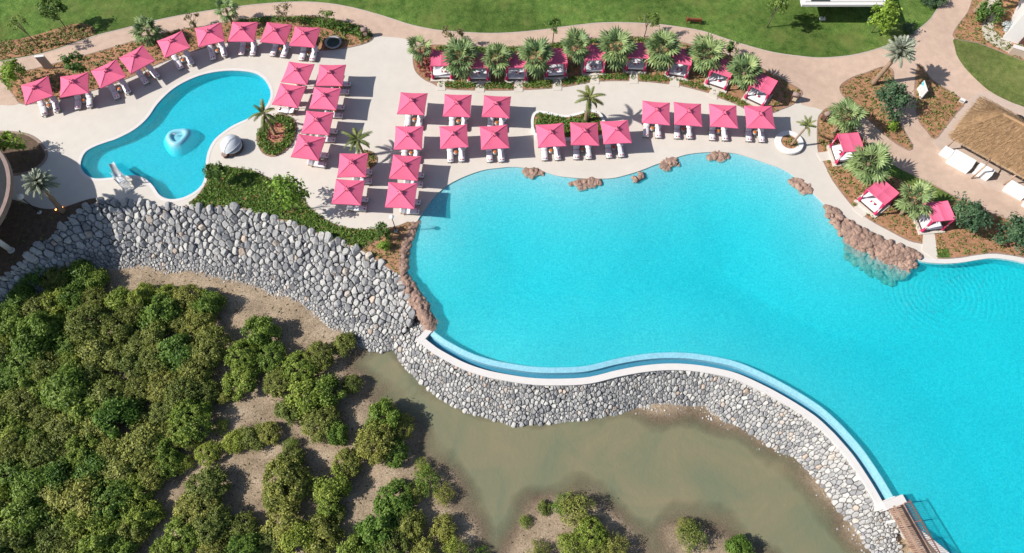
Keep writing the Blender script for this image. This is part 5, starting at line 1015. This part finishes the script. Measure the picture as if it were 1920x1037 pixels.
# white pavilion at the top edge
zr = 3.3; a_, b_ = G(1504, 9, zr), G(1664, 11, zr); t = thing('white_pavilion', 'white flat-roofed pavilion at the top edge', 'pavilion', (a_.x, a_.y, 0)); wd = b_.x - a_.x
MB().box((wd / 2, 4, zr - .14), (wd, 8, .28)).build('roof', 'white_wall', t); MB().box((wd / 2, 4, zr + .06), (wd - .8, 7.2, .12)).build('roof_inset', 'coping', t); MB().box((wd * .22, 1.1, zr + .16), (wd * .22, 1.4, .06)).build('skylight', 'black_water', t)
MB().box((wd / 2, 6.4, 1.55), (wd - .6, 2.6, 3.0)).build('wall', 'white_wall', t)
for px, py in ((1541, 37), (1631, 39)):
    q0 = G(px, py); MB().tube([(q0.x - a_.x, q0.y - a_.y, .1), (q0.x - a_.x, max(q0.y - a_.y, .15), zr - .3)], .05, 8).build('column', 'dark_metal', t); MB().box((q0.x - a_.x, q0.y - a_.y, .15), (.6, .4, .3)).build('column_foot', 'white_wall', t)
for k in range(4): dr = MB().box((1.5 + k * (wd - 3) / 3, 5.07, 1.3), (1.5, .04, 2.2)).build('window', 'black_water', t); MB().box((1.5 + k * (wd - 3) / 3, 5.04, .16), (1.6, .06, .08)).build('sill', 'coping', dr)
# white villa at the upper right corner
ba = [G2(1878, 74), G2(1962, 99), (72, 62), (66, 78), G2(1912, 0)]; t = thing('white_villa', 'white rendered villa cut by the upper right corner', 'villa', (*ba[0], 0)); o0 = Vector(ba[0])
bl = [(x - o0.x, y - o0.y) for x, y in ccw(ba)]; mb = MB(); c_ = np.mean(bl, 0); tp = [(c_[0] + (x - c_[0]) * .95, c_[1] + (y - c_[1]) * .95) for x, y in bl]
mb.loft([[(x, y, 0) for x, y in bl], [(x, y, 4.6) for x, y in tp]]); mb.build('wall', 'white_wall', t); MB().sheet(tp, 4.6).build('roof', 'coping', t)
f0, f1 = Vector((0, 0)), Vector(G2(1962, 99)) - o0; dn = (f1 - f0).normalized(); nn = Vector((dn.y, -dn.x)); an = math.atan2(dn.y, dn.x)
lv = link('louvre', None, t, (0, 0, 0))
lv = MB().box((dn.x * 3.1 + nn.x * .0, dn.y * 3.1 + nn.y * .0, 1.5), (2.6, .10, 2.6), an).build('louvre_panel', 'brown_metal', t)
for k in range(12): MB().box((dn.x * 3.1 + nn.x * .07, dn.y * 3.1 + nn.y * .07, .35 + k * .2), (2.6, .06, .06), an).build('slat', 'rail_brown', lv)
bpy.data.objects.remove(bpy.data.objects['louvre'])
p = G(1908, 104); t = thing('garden_wall', 'low beige wall before the white villa', 'wall', (p.x, p.y, .03), an); MB().box((.6, 0, .5), (3.4, .5, 1.0)).build('wall_body', 'terrace_stone', t); MB().box((.6, 0, 1.03), (3.5, .58, .06)).build('wall_cap', 'coping', t)
# thatched bar
ze, zt = 2.5, 4.9; SW, NW = G(1781, 255, ze), G(1838, 181, ze); fd = (G(1920, 331, ze) - SW); fd.z = 0; fd.normalize(); SE, NE = SW + fd * 16, NW + fd * 16; mid = (SW + NW) / 2; R0 = mid + fd * 2.6; R0.z = zt; R1 = mid + fd * 14; R1.z = zt
t = thing('thatched_bar', 'thatched poolside bar with white counters at the right edge', 'bar', (SW.x, SW.y, .03)); o0 = Vector((SW.x, SW.y, .03)); L3 = lambda p: Vector(p) - o0
def slope(name, pts, tm='thatch'):
    mb = MB(); a, b, c, d = [L3(p) for p in pts]; n, m_ = 14, 8; V = []        # a-b eave, d-c ridge
    for j in range(m_ + 1):
        for i in range(n + 1): u, v_ = i / n, j / m_; p_ = a.lerp(b, u).lerp(d.lerp(c, u), v_); V.append((p_.x, p_.y, p_.z + .10 * math.sin(v_ * math.pi) + random.uniform(-.03, .03)))
    mb.add(V, [(j * (n + 1) + i, j * (n + 1) + i + 1, (j + 1) * (n + 1) + i + 1, (j + 1) * (n + 1) + i) for j in range(m_) for i in range(n)]); th = mb.build(name, tm, t, sm=True)
    N = 2600; u = rng.random(N); v_ = rng.random(N) ** .9; A0, B0, C0, D0 = (np.array(p) for p in (a, b, c, d)); lo = A0 + (B0 - A0) * u[:, None]; hi = D0 + (C0 - D0) * u[:, None]; P_ = lo + (hi - lo) * v_[:, None]; dn_ = unit(lo - hi); P_[:, 2] += .13 + .10 * np.sin(v_ * np.pi); s = rng.uniform(.25, .6, N)[:, None]
    e_ = unit(np.cross(dn_, np.array([0, 0, 1.]))) * .013; j_ = rng.normal(0, .05, (N, 3)); Q = np.stack([P_ - e_, P_ + e_, P_ + dn_ * s + e_ + j_, P_ + dn_ * s - e_ + j_], 1); tag(link('straw', quads('straw', Q, rng.random(N), 'straw'), th), kind='stuff')
ext = Vector((0, 0, -.02))
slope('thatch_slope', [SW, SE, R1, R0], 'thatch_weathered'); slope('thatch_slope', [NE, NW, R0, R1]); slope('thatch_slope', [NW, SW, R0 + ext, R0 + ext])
MB().tube([L3(R0), L3(R0.lerp(R1, .5)), L3(R1)], .16, 8).build('ridge_roll', 'straw', t); 
mb = MB()
ring = [SW, SE, NE, NW]; mb.loft([[tuple(L3(p) + Vector((0, 0, -.02))) for p in ring], [tuple(L3(p) + Vector((0, 0, -.28))) for p in ring]]); mb.build('eave_edge', 'thatch', t)
pv = G(1911, 224, 3.6); MB().lathe([(.55, 0), (.55, .12), (.1, .25)], 16).build('roof_vent', 'dark_metal', t, tuple(L3(pv)), sm=True)
bd = math.atan2(fd.y, fd.x); nv = Vector((fd.y, -fd.x, 0))                     # nv points out of the front
wc = SW + fd * 8 - nv * (-0.0) ; wc = (SW + NW) / 2 + fd * 8.2
MB().box(tuple(L3((wc.x, wc.y, 1.25))), (13.2, 2.6, 2.4), bd).build('wall', 'white_wall', t)
for k, (al, ou, w_, d2, z_) in enumerate([(.9, .15, 1.0, .6, 1.0), (2.6, .35, 2.3, 1.3, 1.1), (5.0, .05, 1.6, .9, 1.05), (8.6, .1, 2.0, .9, 1.05), (11.0, .5, 2.2, 1.2, 1.1)]):
    c0 = SW + fd * al + nv * ou; ct = MB().box(tuple(L3((c0.x, c0.y, z_ / 2))), (w_, d2, z_), bd).build('counter', 'white_paint', t)
for px, py in ((1821, 335), (1882, 347), (1770, 282)):
    b0 = G(px, py); MB().tube([tuple(L3((b0.x, b0.y, .03))), tuple(L3((b0.x, b0.y, 2.5)))], .08, 8).build('post', 'timber', t, sm=True)
    e0 = SW + fd * ((b0 - SW).dot(fd)); MB().tube([tuple(L3((b0.x, b0.y, 2.45))), tuple(L3((e0.x, e0.y, 2.42)))], .06, 6).build('beam', 'timber', t)

# ================================================================== FOOTBRIDGE at the lower right
B0, B1 = G(1679, 945, .25), G(1752, 1075, .25); dv = (B1 - B0).normalized(); ln = (B1 - B0).length + 6; an = math.atan2(dv.y, dv.x); t = thing('footbridge', 'timber footbridge with brown railings at the lower right corner', 'bridge', (B0.x, B0.y, .25), an)
for k in range(int(ln / .20)): MB().box((.25 + k * .20, random.uniform(-.01, .01), 0), (.175, 1.35, .05)).build('plank', 'timber', t)
for s in (-1, 1): MB().box((ln / 2, s * .62, -.14), (ln, .12, .20)).build('beam', 'timber', t); MB().box((ln / 2, s * .76, 1.02), (ln, .20 if s < 0 else .10, .06)).build('handrail', 'timber' if s < 0 else 'rail_brown', t)
bl = MB().box((0, 0, .5), (.035, .035, .98)).mesh('baluster', 'rail_brown'); ps = MB().box((0, 0, .42), (.09, .09, 1.2)).mesh('post', 'rail_brown')
for s in (-1, 1):
    k = 0
    while .2 + k * .16 < ln: link('baluster' if k % 10 else 'post', ps if k % 10 == 0 else bl, t, (.2 + k * .16, s * .76, 0)); k += 1
for k in range(4): MB().box((1.2 + k * 3, 0, -1.7), (.22, 1.3, 3.0)).build('pier', 'coping', t)
MB().box((-.15, 0, -.6), (.7, 2.0, 1.3)).build('abutment', 'coping', t)
